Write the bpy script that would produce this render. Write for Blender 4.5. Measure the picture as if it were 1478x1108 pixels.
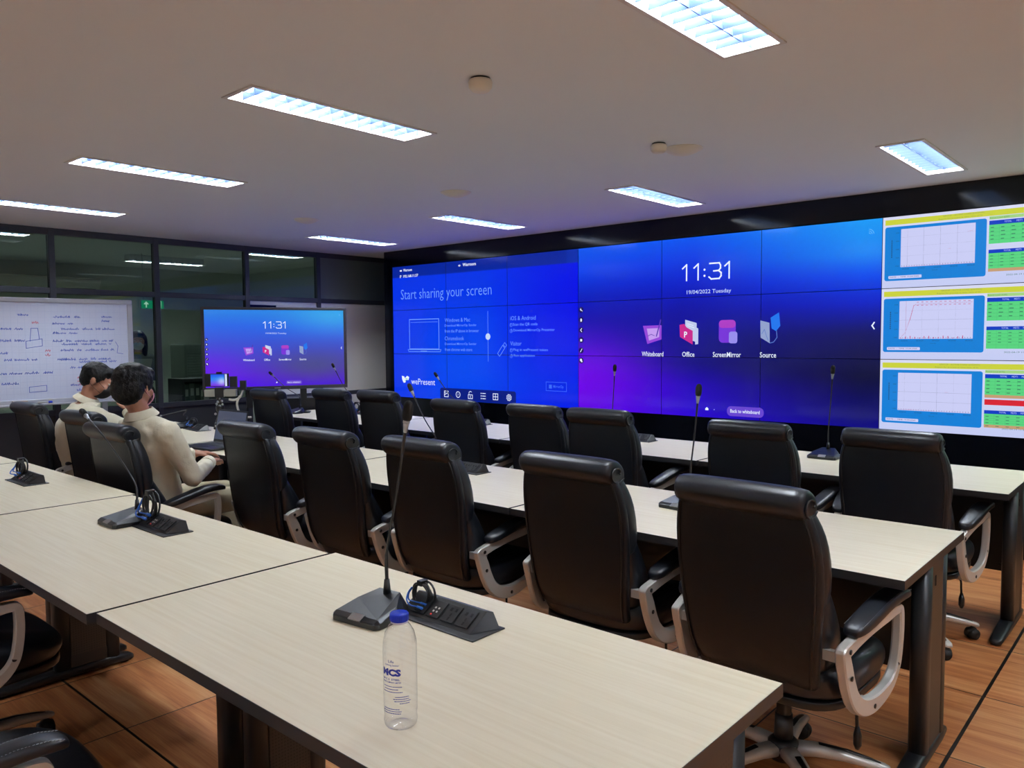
import bpy, bmesh, math, random
from math import sin, cos, pi, radians
from mathutils import Vector, Matrix
random.seed(7)
for o in list(bpy.data.objects): bpy.data.objects.remove(o)
sc = bpy.context.scene
COL = sc.collection

# ------------------------------------------------------------------ camera, world, exposure
FPX, YAW, PITCH, ROLL, CAMH = 1126.42467, -0.722640651, -0.0582245297, -0.00737242337, 1.46923665
cam_d = bpy.data.cameras.new('camera'); cam = bpy.data.objects.new('camera', cam_d); COL.objects.link(cam)
cam_d.sensor_fit = 'HORIZONTAL'; cam_d.sensor_width = 36.0; cam_d.lens = FPX / 1478 * 36.0
cam_d.clip_start = 0.02; cam_d.clip_end = 100
_f = Vector((sin(YAW) * cos(PITCH), cos(YAW) * cos(PITCH), sin(PITCH)))
_r = Vector((cos(YAW), -sin(YAW), 0)); _u = _r.cross(_f)
_r2 = cos(ROLL) * _r + sin(ROLL) * _u; _u2 = -sin(ROLL) * _r + cos(ROLL) * _u
M = Matrix((_r2, _u2, -_f)).transposed().to_4x4(); M.translation = (0, 0, CAMH)
cam.matrix_world = M
sc.camera = cam
w = bpy.data.worlds.new('world'); sc.world = w; w.use_nodes = True
w.node_tree.nodes['Background'].inputs[0].default_value = (.5, .55, .6, 1)
w.node_tree.nodes['Background'].inputs[1].default_value = 0.05
sc.view_settings.view_transform = 'Standard'; sc.view_settings.look = 'None'
sc.view_settings.gamma = 1; sc.view_settings.use_curve_mapping = False
sc.view_settings.exposure = 0.0
sc.cycles.max_bounces = 8; sc.cycles.diffuse_bounces = 5; sc.cycles.glossy_bounces = 4
sc.cycles.transparent_max_bounces = 12; sc.cycles.transmission_bounces = 6
sc.cycles.sample_clamp_indirect = 6; sc.cycles.use_denoising = True
TUBE = 172.0          # emission of the fluorescent tubes
SCREEN = 0.95        # emission of the lit screens

# ------------------------------------------------------------------ dimensions
CEIL = 2.4928; WY = 5.9803; S0, ST, CW, CH = -7.1219, 2.3097, 0.8987, 0.5047
LX = -7.81; TZ = 0.75

# ------------------------------------------------------------------ materials
def lin(c):
    if isinstance(c, str):
        c = [int(c[i:i + 2], 16) / 255 for i in (0, 2, 4)]
    return tuple((x / 12.92 if x <= .04045 else ((x + .055) / 1.055) ** 2.4) for x in c[:3]) + (1,)
def mat(name, col, rough=.5, metal=0, spec=.5, emit=None, es=0, coat=0, bump=None, vary=None, sheen=0):
    m = bpy.data.materials.new(name); m.use_nodes = True
    nt = m.node_tree; b = nt.nodes['Principled BSDF']
    b.inputs['Base Color'].default_value = lin(col); b.inputs['Roughness'].default_value = rough
    b.inputs['Metallic'].default_value = metal; b.inputs['Specular IOR Level'].default_value = spec
    b.inputs['Coat Weight'].default_value = coat; b.inputs['Coat Roughness'].default_value = .15
    if sheen: b.inputs['Sheen Weight'].default_value = sheen
    if emit: b.inputs['Emission Color'].default_value = lin(emit); b.inputs['Emission Strength'].default_value = es
    if bump or vary:
        tc = nt.nodes.new('ShaderNodeTexCoord')
    if bump:
        n = nt.nodes.new('ShaderNodeTexNoise'); n.inputs['Scale'].default_value = bump[0]; n.inputs['Detail'].default_value = 4
        nt.links.new(tc.outputs['Object'], n.inputs['Vector'])
        bp = nt.nodes.new('ShaderNodeBump'); bp.inputs['Strength'].default_value = bump[1]; bp.inputs['Distance'].default_value = bump[2]
        nt.links.new(n.outputs['Fac'], bp.inputs['Height']); nt.links.new(bp.outputs['Normal'], b.inputs['Normal'])
    if vary:
        n = nt.nodes.new('ShaderNodeTexNoise'); n.inputs['Scale'].default_value = vary[0]
        nt.links.new(tc.outputs['Object'], n.inputs['Vector'])
        mx = nt.nodes.new('ShaderNodeMix'); mx.data_type = 'RGBA'
        mx.inputs['A'].default_value = lin(col); mx.inputs['B'].default_value = lin(vary[1])
        nt.links.new(n.outputs['Fac'], mx.inputs['Factor']); nt.links.new(mx.outputs['Result'], b.inputs['Base Color'])
    return m
def noden(nt, t, **k):
    n = nt.nodes.new(t)
    for a, v in k.items(): setattr(n, a, v)
    return n
def math_n(nt, op, a, b=None):
    n = nt.nodes.new('ShaderNodeMath'); n.operation = op
    for i, v in enumerate((a, b)):
        if v is None: continue
        if hasattr(v, 'is_linked') or hasattr(v, 'links'): nt.links.new(v, n.inputs[i])
        else: n.inputs[i].default_value = v
    return n.outputs[0]
def ramp(nt, fac, stops):
    r = nt.nodes.new('ShaderNodeValToRGB'); e = r.color_ramp.elements
    while len(e) < len(stops): e.new(.5)
    for i, (p, c) in enumerate(stops): e[i].position = p; e[i].color = lin(c)
    nt.links.new(fac, r.inputs[0]); return r.outputs[0]

def floor_material():
    m = bpy.data.materials.new('floor_tiles_wood'); m.use_nodes = True; nt = m.node_tree; b = nt.nodes['Principled BSDF']
    tc = noden(nt, 'ShaderNodeTexCoord'); sp = noden(nt, 'ShaderNodeSeparateXYZ'); nt.links.new(tc.outputs['Object'], sp.inputs[0])
    X, Y = sp.outputs[0], sp.outputs[1]
    def cell(v, off):
        q = math_n(nt, 'DIVIDE', math_n(nt, 'SUBTRACT', v, off), .6)
        return math_n(nt, 'FLOOR', q), math_n(nt, 'ABSOLUTE', math_n(nt, 'SUBTRACT', math_n(nt, 'FRACT', math_n(nt, 'ADD', q, .5)), .5)), q
    ix, dx, qx = cell(X, -.6154); iy, dy, qy = cell(Y, 3.587)
    # wider joints every few tiles: the main joints of the raised floor grid
    wx = math_n(nt, 'LESS_THAN', math_n(nt, 'ABSOLUTE', math_n(nt, 'SUBTRACT', X, -.6154)), .0065)
    wy = math_n(nt, 'LESS_THAN', math_n(nt, 'ABSOLUTE', math_n(nt, 'SUBTRACT', Y, 1.187)), .005)
    lx = math_n(nt, 'LESS_THAN', dx, .0052); ly = math_n(nt, 'LESS_THAN', dy, .0052)
    line = math_n(nt, 'MAXIMUM', math_n(nt, 'MAXIMUM', lx, ly), math_n(nt, 'MAXIMUM', wx, wy))
    seed = math_n(nt, 'ADD', math_n(nt, 'MULTIPLY', ix, 7.31), math_n(nt, 'MULTIPLY', iy, 3.77))
    cv = noden(nt, 'ShaderNodeCombineXYZ')
    nt.links.new(math_n(nt, 'ADD', math_n(nt, 'MULTIPLY', X, 1.1), seed), cv.inputs[0])
    nt.links.new(math_n(nt, 'ADD', math_n(nt, 'MULTIPLY', Y, 14), seed), cv.inputs[1]); nt.links.new(seed, cv.inputs[2])
    n1 = noden(nt, 'ShaderNodeTexNoise'); n1.inputs['Scale'].default_value = 1.6; n1.inputs['Detail'].default_value = 6; n1.inputs['Distortion'].default_value = .6
    nt.links.new(cv.outputs[0], n1.inputs['Vector'])
    cv2 = noden(nt, 'ShaderNodeCombineXYZ')
    nt.links.new(math_n(nt, 'MULTIPLY', X, 3), cv2.inputs[0]); nt.links.new(math_n(nt, 'MULTIPLY', Y, 110), cv2.inputs[1]); nt.links.new(seed, cv2.inputs[2])
    n2 = noden(nt, 'ShaderNodeTexNoise'); n2.inputs['Scale'].default_value = 2.0; n2.inputs['Detail'].default_value = 3
    nt.links.new(cv2.outputs[0], n2.inputs['Vector'])
    f = math_n(nt, 'ADD', math_n(nt, 'MULTIPLY', n1.outputs['Fac'], .7), math_n(nt, 'MULTIPLY', n2.outputs['Fac'], .3))
    wn = noden(nt, 'ShaderNodeTexWhiteNoise'); wn.noise_dimensions = '1D'; nt.links.new(seed, wn.inputs['W'])
    f = math_n(nt, 'ADD', f, math_n(nt, 'MULTIPLY', math_n(nt, 'SUBTRACT', wn.outputs['Value'], .5), .08))
    c = ramp(nt, f, [(.30, '96562f'), (.46, 'b67344'), (.56, 'c68856'), (.72, 'd6a272')])
    mx = noden(nt, 'ShaderNodeMix', data_type='RGBA'); nt.links.new(line, mx.inputs['Factor']); nt.links.new(c, mx.inputs['A']); mx.inputs['B'].default_value = lin('1c1310')
    nt.links.new(mx.outputs['Result'], b.inputs['Base Color'])
    b.inputs['Roughness'].default_value = .34; b.inputs['Specular IOR Level'].default_value = .45
    bu = noden(nt, 'ShaderNodeBump'); bu.inputs['Strength'].default_value = .3; bu.inputs['Distance'].default_value = .001; bu.invert = True
    nt.links.new(line, bu.inputs['Height']); nt.links.new(bu.outputs[0], b.inputs['Normal'])
    return m
def laminate_material():
    m = bpy.data.materials.new('maple_laminate'); m.use_nodes = True; nt = m.node_tree; b = nt.nodes['Principled BSDF']
    tc = noden(nt, 'ShaderNodeTexCoord'); oi = noden(nt, 'ShaderNodeObjectInfo')
    sp = noden(nt, 'ShaderNodeSeparateXYZ'); nt.links.new(tc.outputs['Object'], sp.inputs[0])
    cv = noden(nt, 'ShaderNodeCombineXYZ')
    nt.links.new(math_n(nt, 'MULTIPLY', sp.outputs[0], 1.6), cv.inputs[0]); nt.links.new(math_n(nt, 'MULTIPLY', sp.outputs[1], 55), cv.inputs[1]); nt.links.new(math_n(nt, 'MULTIPLY', oi.outputs['Random'], 30), cv.inputs[2])
    n = noden(nt, 'ShaderNodeTexNoise'); n.inputs['Scale'].default_value = 1.5; n.inputs['Detail'].default_value = 5; n.inputs['Distortion'].default_value = .3
    nt.links.new(cv.outputs[0], n.inputs['Vector'])
    c = ramp(nt, n.outputs['Fac'], [(.25, 'ddd2b4'), (.45, 'e2d9bf'), (.6, 'e6dec5'), (.78, 'e9e2cb')])
    nt.links.new(c, b.inputs['Base Color']); b.inputs['Roughness'].default_value = .38
    return m
MT = {}
MT['floor'] = floor_material(); MT['laminate'] = laminate_material()
MT['edge'] = mat('black_edge_band', '242426', .42)
MT['steel'] = mat('black_powder_coated_steel', '1a1b1d', .38, spec=.5)
MT['ceiling'] = mat('ceiling_paint', 'dce2e6', .9, vary=(1.2, 'd9dfe3'))
MT['wall'] = mat('wall_paint', 'd8d4cc', .85)
MT['wallc'] = mat('pale_green_wall_paint', 'd2d8d0', .85); MT['ceilc'] = mat('corridor_ceiling_paint', 'e4e7e2', .9)
MT['darkwall'] = mat('dark_grey_wall', '303438', .6)
MT['gloss'] = mat('black_gloss_cladding', '06080d', .12, spec=.32)
MT['leather'] = mat('black_leather', '0b0f16', .42, spec=.42, bump=(90, .25, .002))
MT['leather2'] = mat('black_leather_pad', '10141c', .36, spec=.5, bump=(90, .2, .002))
MT['piping'] = mat('black_piping', '0c0d0f', .45)
MT['silver'] = mat('silver_painted_nylon', 'cbcbc6', .32, metal=.3, spec=.5)
MT['blackplastic'] = mat('black_plastic', '131416', .36)
MT['mic'] = mat('microphone_black', '15171b', .32)
MT['foam'] = mat('foam_black', '0d0d0f', .9, bump=(900, .6, .002))
MT['chrome'] = mat('brushed_metal', 'b8bcc0', .3, metal=.9)
MT['bluecable'] = mat('blue_cable', '2468c8', .4)
MT['bluecap'] = mat('blue_plastic_cap', '1238c4', .35)
MT['blackcable'] = mat('black_cable', '101114', .4)
MT['white'] = mat('white_plastic', 'cfcdc6', .45)
MT['offwhite'] = mat('ceiling_device_plastic', 'dcd9cc', .5)
MT['frame'] = mat('dark_grey_aluminium', '3c3e46', .45, metal=.3)
MT['alu'] = mat('aluminium_frame', 'b9bcc6', .35, metal=.4)
MT['board'] = mat('whiteboard_enamel', 'ccd4ea', .12, spec=.6)
MT['inkblue'] = mat('blue_marker_ink', '4c62c4', .6)
MT['inkred'] = mat('red_marker_ink', 'd0607c', .6)
MT['inkfaint'] = mat('faint_grid_line', 'b4bfdc', .6)
MT['skin'] = mat('skin', 'b07f66', .5, vary=(9, 'a87560'))
MT['skin2'] = mat('skin_fair', 'c09078', .5, vary=(9, 'b88670'))
MT['hair'] = mat('black_hair', '050506', .55, spec=.25, bump=(160, .8, .004))
MT['shirt'] = mat('cream_cotton', 'cfc9b2', .85, bump=(14, .5, .012), sheen=.2)
MT['khaki'] = mat('khaki_cotton', 'a89f86', .85, bump=(12, .5, .01))
MT['darkcloth'] = mat('dark_cloth', '22242a', .85)
MT['greycloth'] = mat('grey_cloth', '5a6260', .85)
MT['maskblack'] = mat('black_mask_cloth', '0c0c0e', .7)
MT['maskpink'] = mat('pink_mask_cloth', 'cf8fa4', .7)
MT['paper'] = mat('white_paper', 'd8dcd8', .7)
MT['shoe'] = mat('black_shoe', '121212', .35)
MT['screenoff'] = mat('dark_laptop_screen', '15171c', .2, emit='5f6a86', es=.42)
MT['keys'] = mat('laptop_keys', '0d0e10', .4)
MT['laptop'] = mat('dark_grey_laptop', '25272b', .35)
MT['cabinet'] = mat('grey_green_cabinet', '6e7a72', .5)
MT['rubber'] = mat('rubber', '0e0e0f', .6)
MT['yellow'] = mat('yellow_thing', 'e0cc50', .5)
MT['brown'] = mat('brown_felt', '8a6f58', .9)
MT['perf_hole'] = mat('perforation_dark', '020202', .9)

MT['gt'] = mat('grey_thread', '9aa0a8', .8)
def perforated():
    m = bpy.data.materials.new('perforated_steel'); m.use_nodes = True; nt = m.node_tree; b = nt.nodes['Principled BSDF']
    tc = noden(nt, 'ShaderNodeTexCoord'); sp = noden(nt, 'ShaderNodeSeparateXYZ'); nt.links.new(tc.outputs['Object'], sp.inputs[0])
    def d(v, p):
        return math_n(nt, 'SUBTRACT', math_n(nt, 'FRACT', math_n(nt, 'DIVIDE', v, p)), .5)
    y = d(sp.outputs[1], .0105); z = d(sp.outputs[2], .0105)
    r = math_n(nt, 'SQRT', math_n(nt, 'ADD', math_n(nt, 'MULTIPLY', y, y), math_n(nt, 'MULTIPLY', z, z)))
    hole = math_n(nt, 'LESS_THAN', r, .26)
    mx = noden(nt, 'ShaderNodeMix', data_type='RGBA'); nt.links.new(hole, mx.inputs['Factor']); mx.inputs['A'].default_value = lin('2b2624'); mx.inputs['B'].default_value = lin('080707')
    nt.links.new(mx.outputs['Result'], b.inputs['Base Color']); b.inputs['Roughness'].default_value = .4
    return m
MT['perf'] = perforated()

def glass_material(name, tint, ior=1.5, rough=0.0, boost=1.0):
    m = bpy.data.materials.new(name); m.use_nodes = True; nt = m.node_tree
    for n in list(nt.nodes):
        if n.type != 'OUTPUT_MATERIAL': nt.nodes.remove(n)
    out = [n for n in nt.nodes if n.type == 'OUTPUT_MATERIAL'][0]
    t = noden(nt, 'ShaderNodeBsdfTransparent'); t.inputs[0].default_value = lin(tint)
    g = noden(nt, 'ShaderNodeBsdfGlossy'); g.inputs['Roughness'].default_value = rough
    fr = noden(nt, 'ShaderNodeLayerWeight'); fr.inputs[0].default_value = .5
    mx = noden(nt, 'ShaderNodeMixShader')
    fac = math_n(nt, 'MULTIPLY', math_n(nt, 'ADD', math_n(nt, 'MULTIPLY', math_n(nt, 'POWER', fr.outputs['Facing'], 4.0), .7), .04), boost)
    nt.links.new(fac, mx.inputs[0]); nt.links.new(t.outputs[0], mx.inputs[1]); nt.links.new(g.outputs[0], mx.inputs[2])
    nt.links.new(mx.outputs[0], out.inputs[0]); return m
MT['glass'] = glass_material('tinted_partition_glass', 'd6dfd6', 1.5, .0, .75)
MT['pet'] = glass_material('clear_bottle_plastic', 'fdfdfe', 1.35, .02, 1.5)

def picture_material():
    m = bpy.data.materials.new('lit_screen'); m.use_nodes = True; nt = m.node_tree; b = nt.nodes['Principled BSDF']
    b.inputs['Base Color'].default_value = (.004, .004, .005, 1); b.inputs['Roughness'].default_value = .12; b.inputs['Specular IOR Level'].default_value = .22
    a = noden(nt, 'ShaderNodeAttribute'); a.attribute_name = 'picture'
    nt.links.new(a.outputs['Color'], b.inputs['Emission Color']); b.inputs['Emission Strength'].default_value = SCREEN
    return m
MT['screen'] = picture_material()
_em = {}
def glow(c, k=1.0):
    key = (c, k)
    if key not in _em: _em[key] = mat('screen_colour_' + c, '000000', .3, emit=c, es=SCREEN * k, spec=.2)
    return _em[key]

# ------------------------------------------------------------------ mesh builder
def R3(rx=0, ry=0, rz=0):
    return (Matrix.Rotation(rz, 4, 'Z') @ Matrix.Rotation(ry, 4, 'Y') @ Matrix.Rotation(rx, 4, 'X'))
class MB:
    def __init__(s): s.v = []; s.f = []; s.mi = []; s.m = 0; s.smooth = []; s.sm = True; s.X = None
    def add(s, vs, fs, smooth=None):
        n = len(s.v)
        s.v += [tuple(s.X @ Vector(v)) if s.X else tuple(v) for v in vs]
        for f in fs: s.f.append([i + n for i in f]); s.mi.append(s.m); s.smooth.append(s.sm if smooth is None else smooth)
    def box(s, c, d, rot=None):
        vs = [Vector((x * d[0] / 2, y * d[1] / 2, z * d[2] / 2)) for x in (-1, 1) for y in (-1, 1) for z in (-1, 1)]
        if rot is not None: vs = [rot @ v for v in vs]
        vs = [v + Vector(c) for v in vs]
        s.add(vs, [(0, 1, 3, 2), (4, 6, 7, 5), (0, 4, 5, 1), (2, 3, 7, 6), (0, 2, 6, 4), (1, 5, 7, 3)], False)
    def b2(s, x0, x1, y0, y1, z0, z1): s.box(((x0 + x1) / 2, (y0 + y1) / 2, (z0 + z1) / 2), (x1 - x0, y1 - y0, z1 - z0))
    def loft(s, rings, cap0=True, cap1=True, closed=True, loop=False):
        n = len(rings[0]); vs = [v for r in rings for v in r]; fs = []
        k = len(rings)
        for i in range(k if loop else k - 1):
            a, b = i * n, ((i + 1) % k) * n
            for j in range(n if closed else n - 1):
                j2 = (j + 1) % n; fs.append((a + j, a + j2, b + j2, b + j))
        if cap0 and not loop: fs.append(tuple(range(n))[::-1])
        if cap1 and not loop: fs.append(tuple((k - 1) * n + j for j in range(n)))
        s.add(vs, fs)
    def tube(s, pts, r, n=8, cap=True, loop=False):
        pts = [Vector(p) for p in pts]; rings = []; up = None
        for i, p in enumerate(pts):
            if loop: d = pts[(i + 1) % len(pts)] - pts[i - 1]
            else: d = pts[min(i + 1, len(pts) - 1)] - pts[max(i - 1, 0)]
            d.normalize()
            if up is None:
                up = Vector((0, 0, 1)) if abs(d.z) < .9 else Vector((1, 0, 0))
            a = d.cross(up)
            if a.length < 1e-4: a = d.cross(Vector((0, 1, 0)))
            a.normalize(); b = a.cross(d).normalized(); up = b
            rr = r[i] if isinstance(r, (list, tuple)) else r
            rings.append([p + rr * (cos(2 * pi * j / n) * a + sin(2 * pi * j / n) * b) for j in range(n)])
        s.loft(rings, cap, cap, True, loop)
    def cyl(s, a, b, r0, r1=None, n=16): s.tube([a, b], [r0, r0 if r1 is None else r1], n)
    def lathe(s, prof, c=(0, 0, 0), n=24, cap0=True, cap1=True):
        s.loft([[(c[0] + r * cos(2 * pi * j / n), c[1] + r * sin(2 * pi * j / n), c[2] + z) for j in range(n)] for r, z in prof], cap0, cap1)
    def ell(s, c, r, nu=14, nv=9, rot=None):
        rings = []
        for i in range(1, nv):
            t = pi * i / nv - pi / 2; rings.append([Vector((r[0] * cos(t) * cos(2 * pi * j / nu), r[1] * cos(t) * sin(2 * pi * j / nu), r[2] * sin(t))) for j in range(nu)])
        top, bot = Vector((0, 0, r[2])), Vector((0, 0, -r[2]))
        vs = [bot] + [v for q in rings for v in q] + [top]
        if rot is not None: vs = [rot @ v for v in vs]
        vs = [v + Vector(c) for v in vs]; fs = []; L = len(rings)
        for j in range(nu):
            j2 = (j + 1) % nu
            fs.append((0, 1 + j2, 1 + j))
            for i in range(L - 1): a = 1 + i * nu; b = a + nu; fs.append((a + j, a + j2, b + j2, b + j))
            a = 1 + (L - 1) * nu; fs.append((a + j, a + j2, len(vs) - 1))
        s.add(vs, fs)
    def limb(s, pr):
        for (p, r) in pr: s.ell(p, (r, r, r), 12, 8)
        for (p, r), (q, t) in zip(pr[:-1], pr[1:]): s.cyl(p, q, r, t, 12)
    def poly(s, pts, y, t=None):
        """flat polygon given as (x, z) pairs, facing -Y, at depth y"""
        n = len(pts); a = sum(pts[i][0] * pts[(i + 1) % n][1] - pts[(i + 1) % n][0] * pts[i][1] for i in range(n))
        if a < 0: pts = pts[::-1]
        s.add([(x, y, z) for x, z in pts], [tuple(range(n))], False)
    def rect(s, x0, x1, z0, z1, y): s.poly([(x0, z0), (x1, z0), (x1, z1), (x0, z1)], y)
    def line(s, pts, wd, y, loop=False):
        P = pts + [pts[0]] if loop else pts
        for (x0, z0), (x1, z1) in zip(P[:-1], P[1:]):
            dx, dz = x1 - x0, z1 - z0; L = math.hypot(dx, dz) or 1; nx, nz = -dz / L * wd / 2, dx / L * wd / 2
            ex, ez = dx / L * wd / 2, dz / L * wd / 2
            s.poly([(x0 + nx - ex, z0 + nz - ez), (x0 - nx - ex, z0 - nz - ez), (x1 - nx + ex, z1 - nz + ez), (x1 + nx + ex, z1 + nz + ez)], y)
    def disc(s, x, z, r, y, n=20, r2=None): s.poly([(x + r * cos(2 * pi * i / n), z + (r2 or r) * sin(2 * pi * i / n)) for i in range(n)], y)
    def rrect(s, x0, x1, z0, z1, r, y, corners='1111', n=5):
        pts = []
        for k, (cx, cz, a0) in enumerate(((x1 - r, z1 - r, 0), (x0 + r, z1 - r, 90), (x0 + r, z0 + r, 180), (x1 - r, z0 + r, 270))):
            for i in range(n + 1): a = radians(a0 + 90 * i / n); pts.append((cx + r * cos(a), cz + r * sin(a)))
        s.poly(pts, y)
    def text(s, t, x0, z0, w, h, y, bold=0.0, xf=None):
        """text fitted into a box in the XZ plane, lower left corner x0, z0"""
        c = bpy.data.curves.new('tmp', 'FONT'); c.body = t; c.offset = bold; c.resolution_u = 2
        o = bpy.data.objects.new('tmp', c); COL.objects.link(o)
        me = bpy.data.meshes.new_from_object(o); 
        vs = [v.co.copy() for v in me.vertices]; fs = [tuple(p.vertices) for p in me.polygons]
        bpy.data.objects.remove(o); bpy.data.curves.remove(c); bpy.data.meshes.remove(me)
        if not vs: return
        ax, bx = min(v.x for v in vs), max(v.x for v in vs); az, bz = min(v.y for v in vs), max(v.y for v in vs)
        if h is None: h = w * (bz - az) / (bx - ax)
        if w is None: w = h * (bx - ax) / (bz - az)
        out = []
        for v in vs:
            p = (x0 + (v.x - ax) / (bx - ax) * w, y, z0 + (v.y - az) / (bz - az) * h)
            out.append(xf(p) if xf else p)
        s.add(out, fs, False)
    def build(s, name, mats, parent=None, bevel=0, subsurf=0, remesh=0, loc=None, seg=2):
        me = bpy.data.meshes.new(name); me.from_pydata([tuple(v) for v in s.v], [], s.f)
        if not isinstance(mats, (list, tuple)): mats = [mats]
        for m in mats: me.materials.append(MT[m] if isinstance(m, str) else m)
        me.polygons.foreach_set('material_index', s.mi); me.polygons.foreach_set('use_smooth', s.smooth)
        me.update()
        o = bpy.data.objects.new(name, me); COL.objects.link(o)
        if parent: o.parent = parent
        if loc: o.location = loc
        if bevel:
            b = o.modifiers.new('bevel', 'BEVEL'); b.width = bevel; b.segments = seg; b.limit_method = 'ANGLE'; b.angle_limit = radians(40)
        if subsurf:
            q = o.modifiers.new('sub', 'SUBSURF'); q.levels = subsurf; q.render_levels = subsurf
        if remesh:
            q = o.modifiers.new('remesh', 'REMESH'); q.mode = 'VOXEL'; q.voxel_size = remesh; q.use_smooth_shade = True
            q = o.modifiers.new('smooth', 'SMOOTH'); q.iterations = 4; q.factor = .5
        return o
def thing(name, label, cat, loc=(0, 0, 0), rz=0, group=None):
    o = bpy.data.objects.new(name, None); COL.objects.link(o); o.empty_display_size = .1
    o.location = loc; o.rotation_euler = (0, 0, rz); tag(o, label, cat, group); return o
def tag(o, label, cat, group=None):
    o['label'] = label; o['category'] = cat
    if group: o['group'] = group
    return o
def struct(o): o['kind'] = 'structure'; return o
def copy_tree(src, loc, rz, label, parent=None, skip=()):
    def rec(o, par):
        c = o.copy(); COL.objects.link(c)
        if par: c.parent = par
        for ch in kids.get(o.name, ()):
            if ch.name.split('.')[0] not in skip: rec(ch, c)
        return c
    kids = {}
    for o in bpy.data.objects:
        if o.parent: kids.setdefault(o.parent.name, []).append(o)
    r = rec(src, None); r.location = loc; r.rotation_euler = (0, 0, rz); r['label'] = label
    return r
def sup(a, e):
    c, s = cos(a), sin(a); return (abs(c) ** (2 / e) * (1 if c >= 0 else -1), abs(s) ** (2 / e) * (1 if s >= 0 else -1))
def smoothpath(P, k=6, loop=False):
    P = [Vector(p) for p in P]; n = len(P); out = []
    for i in range(n if loop else n - 1):
        g = (lambda j: P[j % n]) if loop else (lambda j: P[max(0, min(n - 1, j))])
        a, b, c, d = g(i - 1), g(i), g(i + 1), g(i + 2)
        for t in range(k):
            u = t / k
            out.append(.5 * ((2 * b) + (c - a) * u + (2 * a - 5 * b + 4 * c - d) * u * u + (3 * b - a - 3 * c + d) * u ** 3))
    if not loop: out.append(P[-1])
    return out
def interp(T, x):
    for (a, b), (c, d) in zip(T[:-1], T[1:]):
        if x <= c:
            u = 0 if c == a else max(0, (x - a) / (c - a))
            u = u if isinstance(b, tuple) else u
            return tuple(p + (q - p) * u for p, q in zip(b, d)) if isinstance(b, tuple) else b + (d - b) * u
    return T[-1][1]

# ------------------------------------------------------------------ room shell
RX, RY0, RY1 = 2.6, -2.2, 6.9
LIGHT_X = [-6.60, -4.79, -3.005, -1.235, 0.55, 1.95]; LIGHT_Y = [-1.06, 2.215, 5.03]; LW, LL = .215, .985
def ceiling_slab():
    b = MB(); b.sm = False
    xs = sorted([LX - .1, RX + .1] + [x + s * LW / 2 for x in LIGHT_X for s in (-1, 1)]); ys = sorted([RY0 - .1, RY1 + .1] + [y + s * LL / 2 for y in LIGHT_Y for s in (-1, 1)])
    for i in range(len(xs) - 1):
        for j in range(len(ys) - 1):
            if i % 2 == 1 and j % 2 == 1: continue
            b.add([(xs[i], ys[j], CEIL), (xs[i], ys[j + 1], CEIL), (xs[i + 1], ys[j + 1], CEIL), (xs[i + 1], ys[j], CEIL)], [(0, 1, 2, 3)])
    for i in range(1, len(xs) - 1, 2):
        for j in range(1, len(ys) - 1, 2):
            x0, x1, y0, y1 = xs[i], xs[i + 1], ys[j], ys[j + 1]; z0, z1 = CEIL, CEIL + .16
            b.add([(x0, y0, z0), (x1, y0, z0), (x1, y1, z0), (x0, y1, z0), (x0, y0, z1), (x1, y0, z1), (x1, y1, z1), (x0, y1, z1)],
                  [(0, 1, 5, 4), (1, 2, 6, 5), (2, 3, 7, 6), (3, 0, 4, 7)])
    b.b2(LX - .1, RX + .1, RY0 - .1, RY1 + .1, CEIL + .16, CEIL + .26)
    return struct(b.build('ceiling', 'ceiling'))
ceiling_slab()
b = MB(); b.b2(LX - .05, RX + .1, RY0 - .1, RY1 + .1, -.1, 0); struct(b.build('floor', 'floor'))
b = MB(); b.b2(-12.2, LX - .05, RY0 - .1, RY1 + .1, -.1, 0); struct(b.build('floor_corridor', mat('grey_floor_tile', '8a8f8a', .4)))
b = MB(); b.b2(RX, RX + .1, RY0 - .1, RY1 + .1, 0, CEIL); struct(b.build('wall_right', 'wall'))
b = MB(); b.b2(LX - .1, RX, RY0 - .1, RY0, 0, CEIL); struct(b.build('wall_rear', 'wall'))
b = MB(); b.b2(LX - .1, RX, RY1, RY1 + .1, 0, CEIL); struct(b.build('wall_front', 'darkwall'))
b = MB(); b.b2(LX - .05, LX, RY0, 1.0, 0, CEIL); struct(b.build('wall_left', 'wall'))
# corridor beyond the glass
b = MB(); b.b2(-12.0, LX - .05, 0.4, RY1 + .1, CEIL + .076, CEIL + .17); struct(b.build('ceiling_corridor', 'ceilc'))
b = MB(); b.b2(-12.1, -12.0, 0.4, RY1, 0, CEIL + .1); struct(b.build('wall_corridor', 'wallc'))
b = MB(); b.b2(-12.0, LX - .05, .3, .4, 0, CEIL + .1); b.b2(-12.0, LX - .05, RY1, RY1 + .1, 0, CEIL + .1); struct(b.build('wall_corridor_end', 'wallc'))

# glass partition: frame, rails, panes, solid lower panels
YM = [1.02, 1.75, 2.582, 3.523, 4.505, 5.424, 6.88]
b = MB()
for y in YM: b.b2(LX - .045, LX + .015, y - .026, y + .026, 0, CEIL)
for z0, z1 in ((CEIL - .06, CEIL), (1.905, 1.957), (0, .08), (.80, .85)): b.b2(LX - .04, LX + .01, 1.0, RY1, z0, z1)
struct(b.build('trim_1', 'frame', bevel=.003))
n = 0
for i in range(len(YM) - 1):
    y0, y1 = YM[i] + .026, YM[i + 1] - .026
    for z0, z1 in ((1.957, CEIL - .06), (.85, 1.905)):
        if i == 5: continue
        if i == 4 and z1 < 2: continue
        n += 1; b = MB(); b.b2(LX - .022, LX - .016, y0, y1, z0, z1); struct(b.build('window_%d' % n, 'glass'))
    if i < 4:
        b = MB(); b.b2(LX - .03, LX - .01, y0, y1, .08, .8); struct(b.build('wall_left_lower_panel', 'darkwall'))
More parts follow.
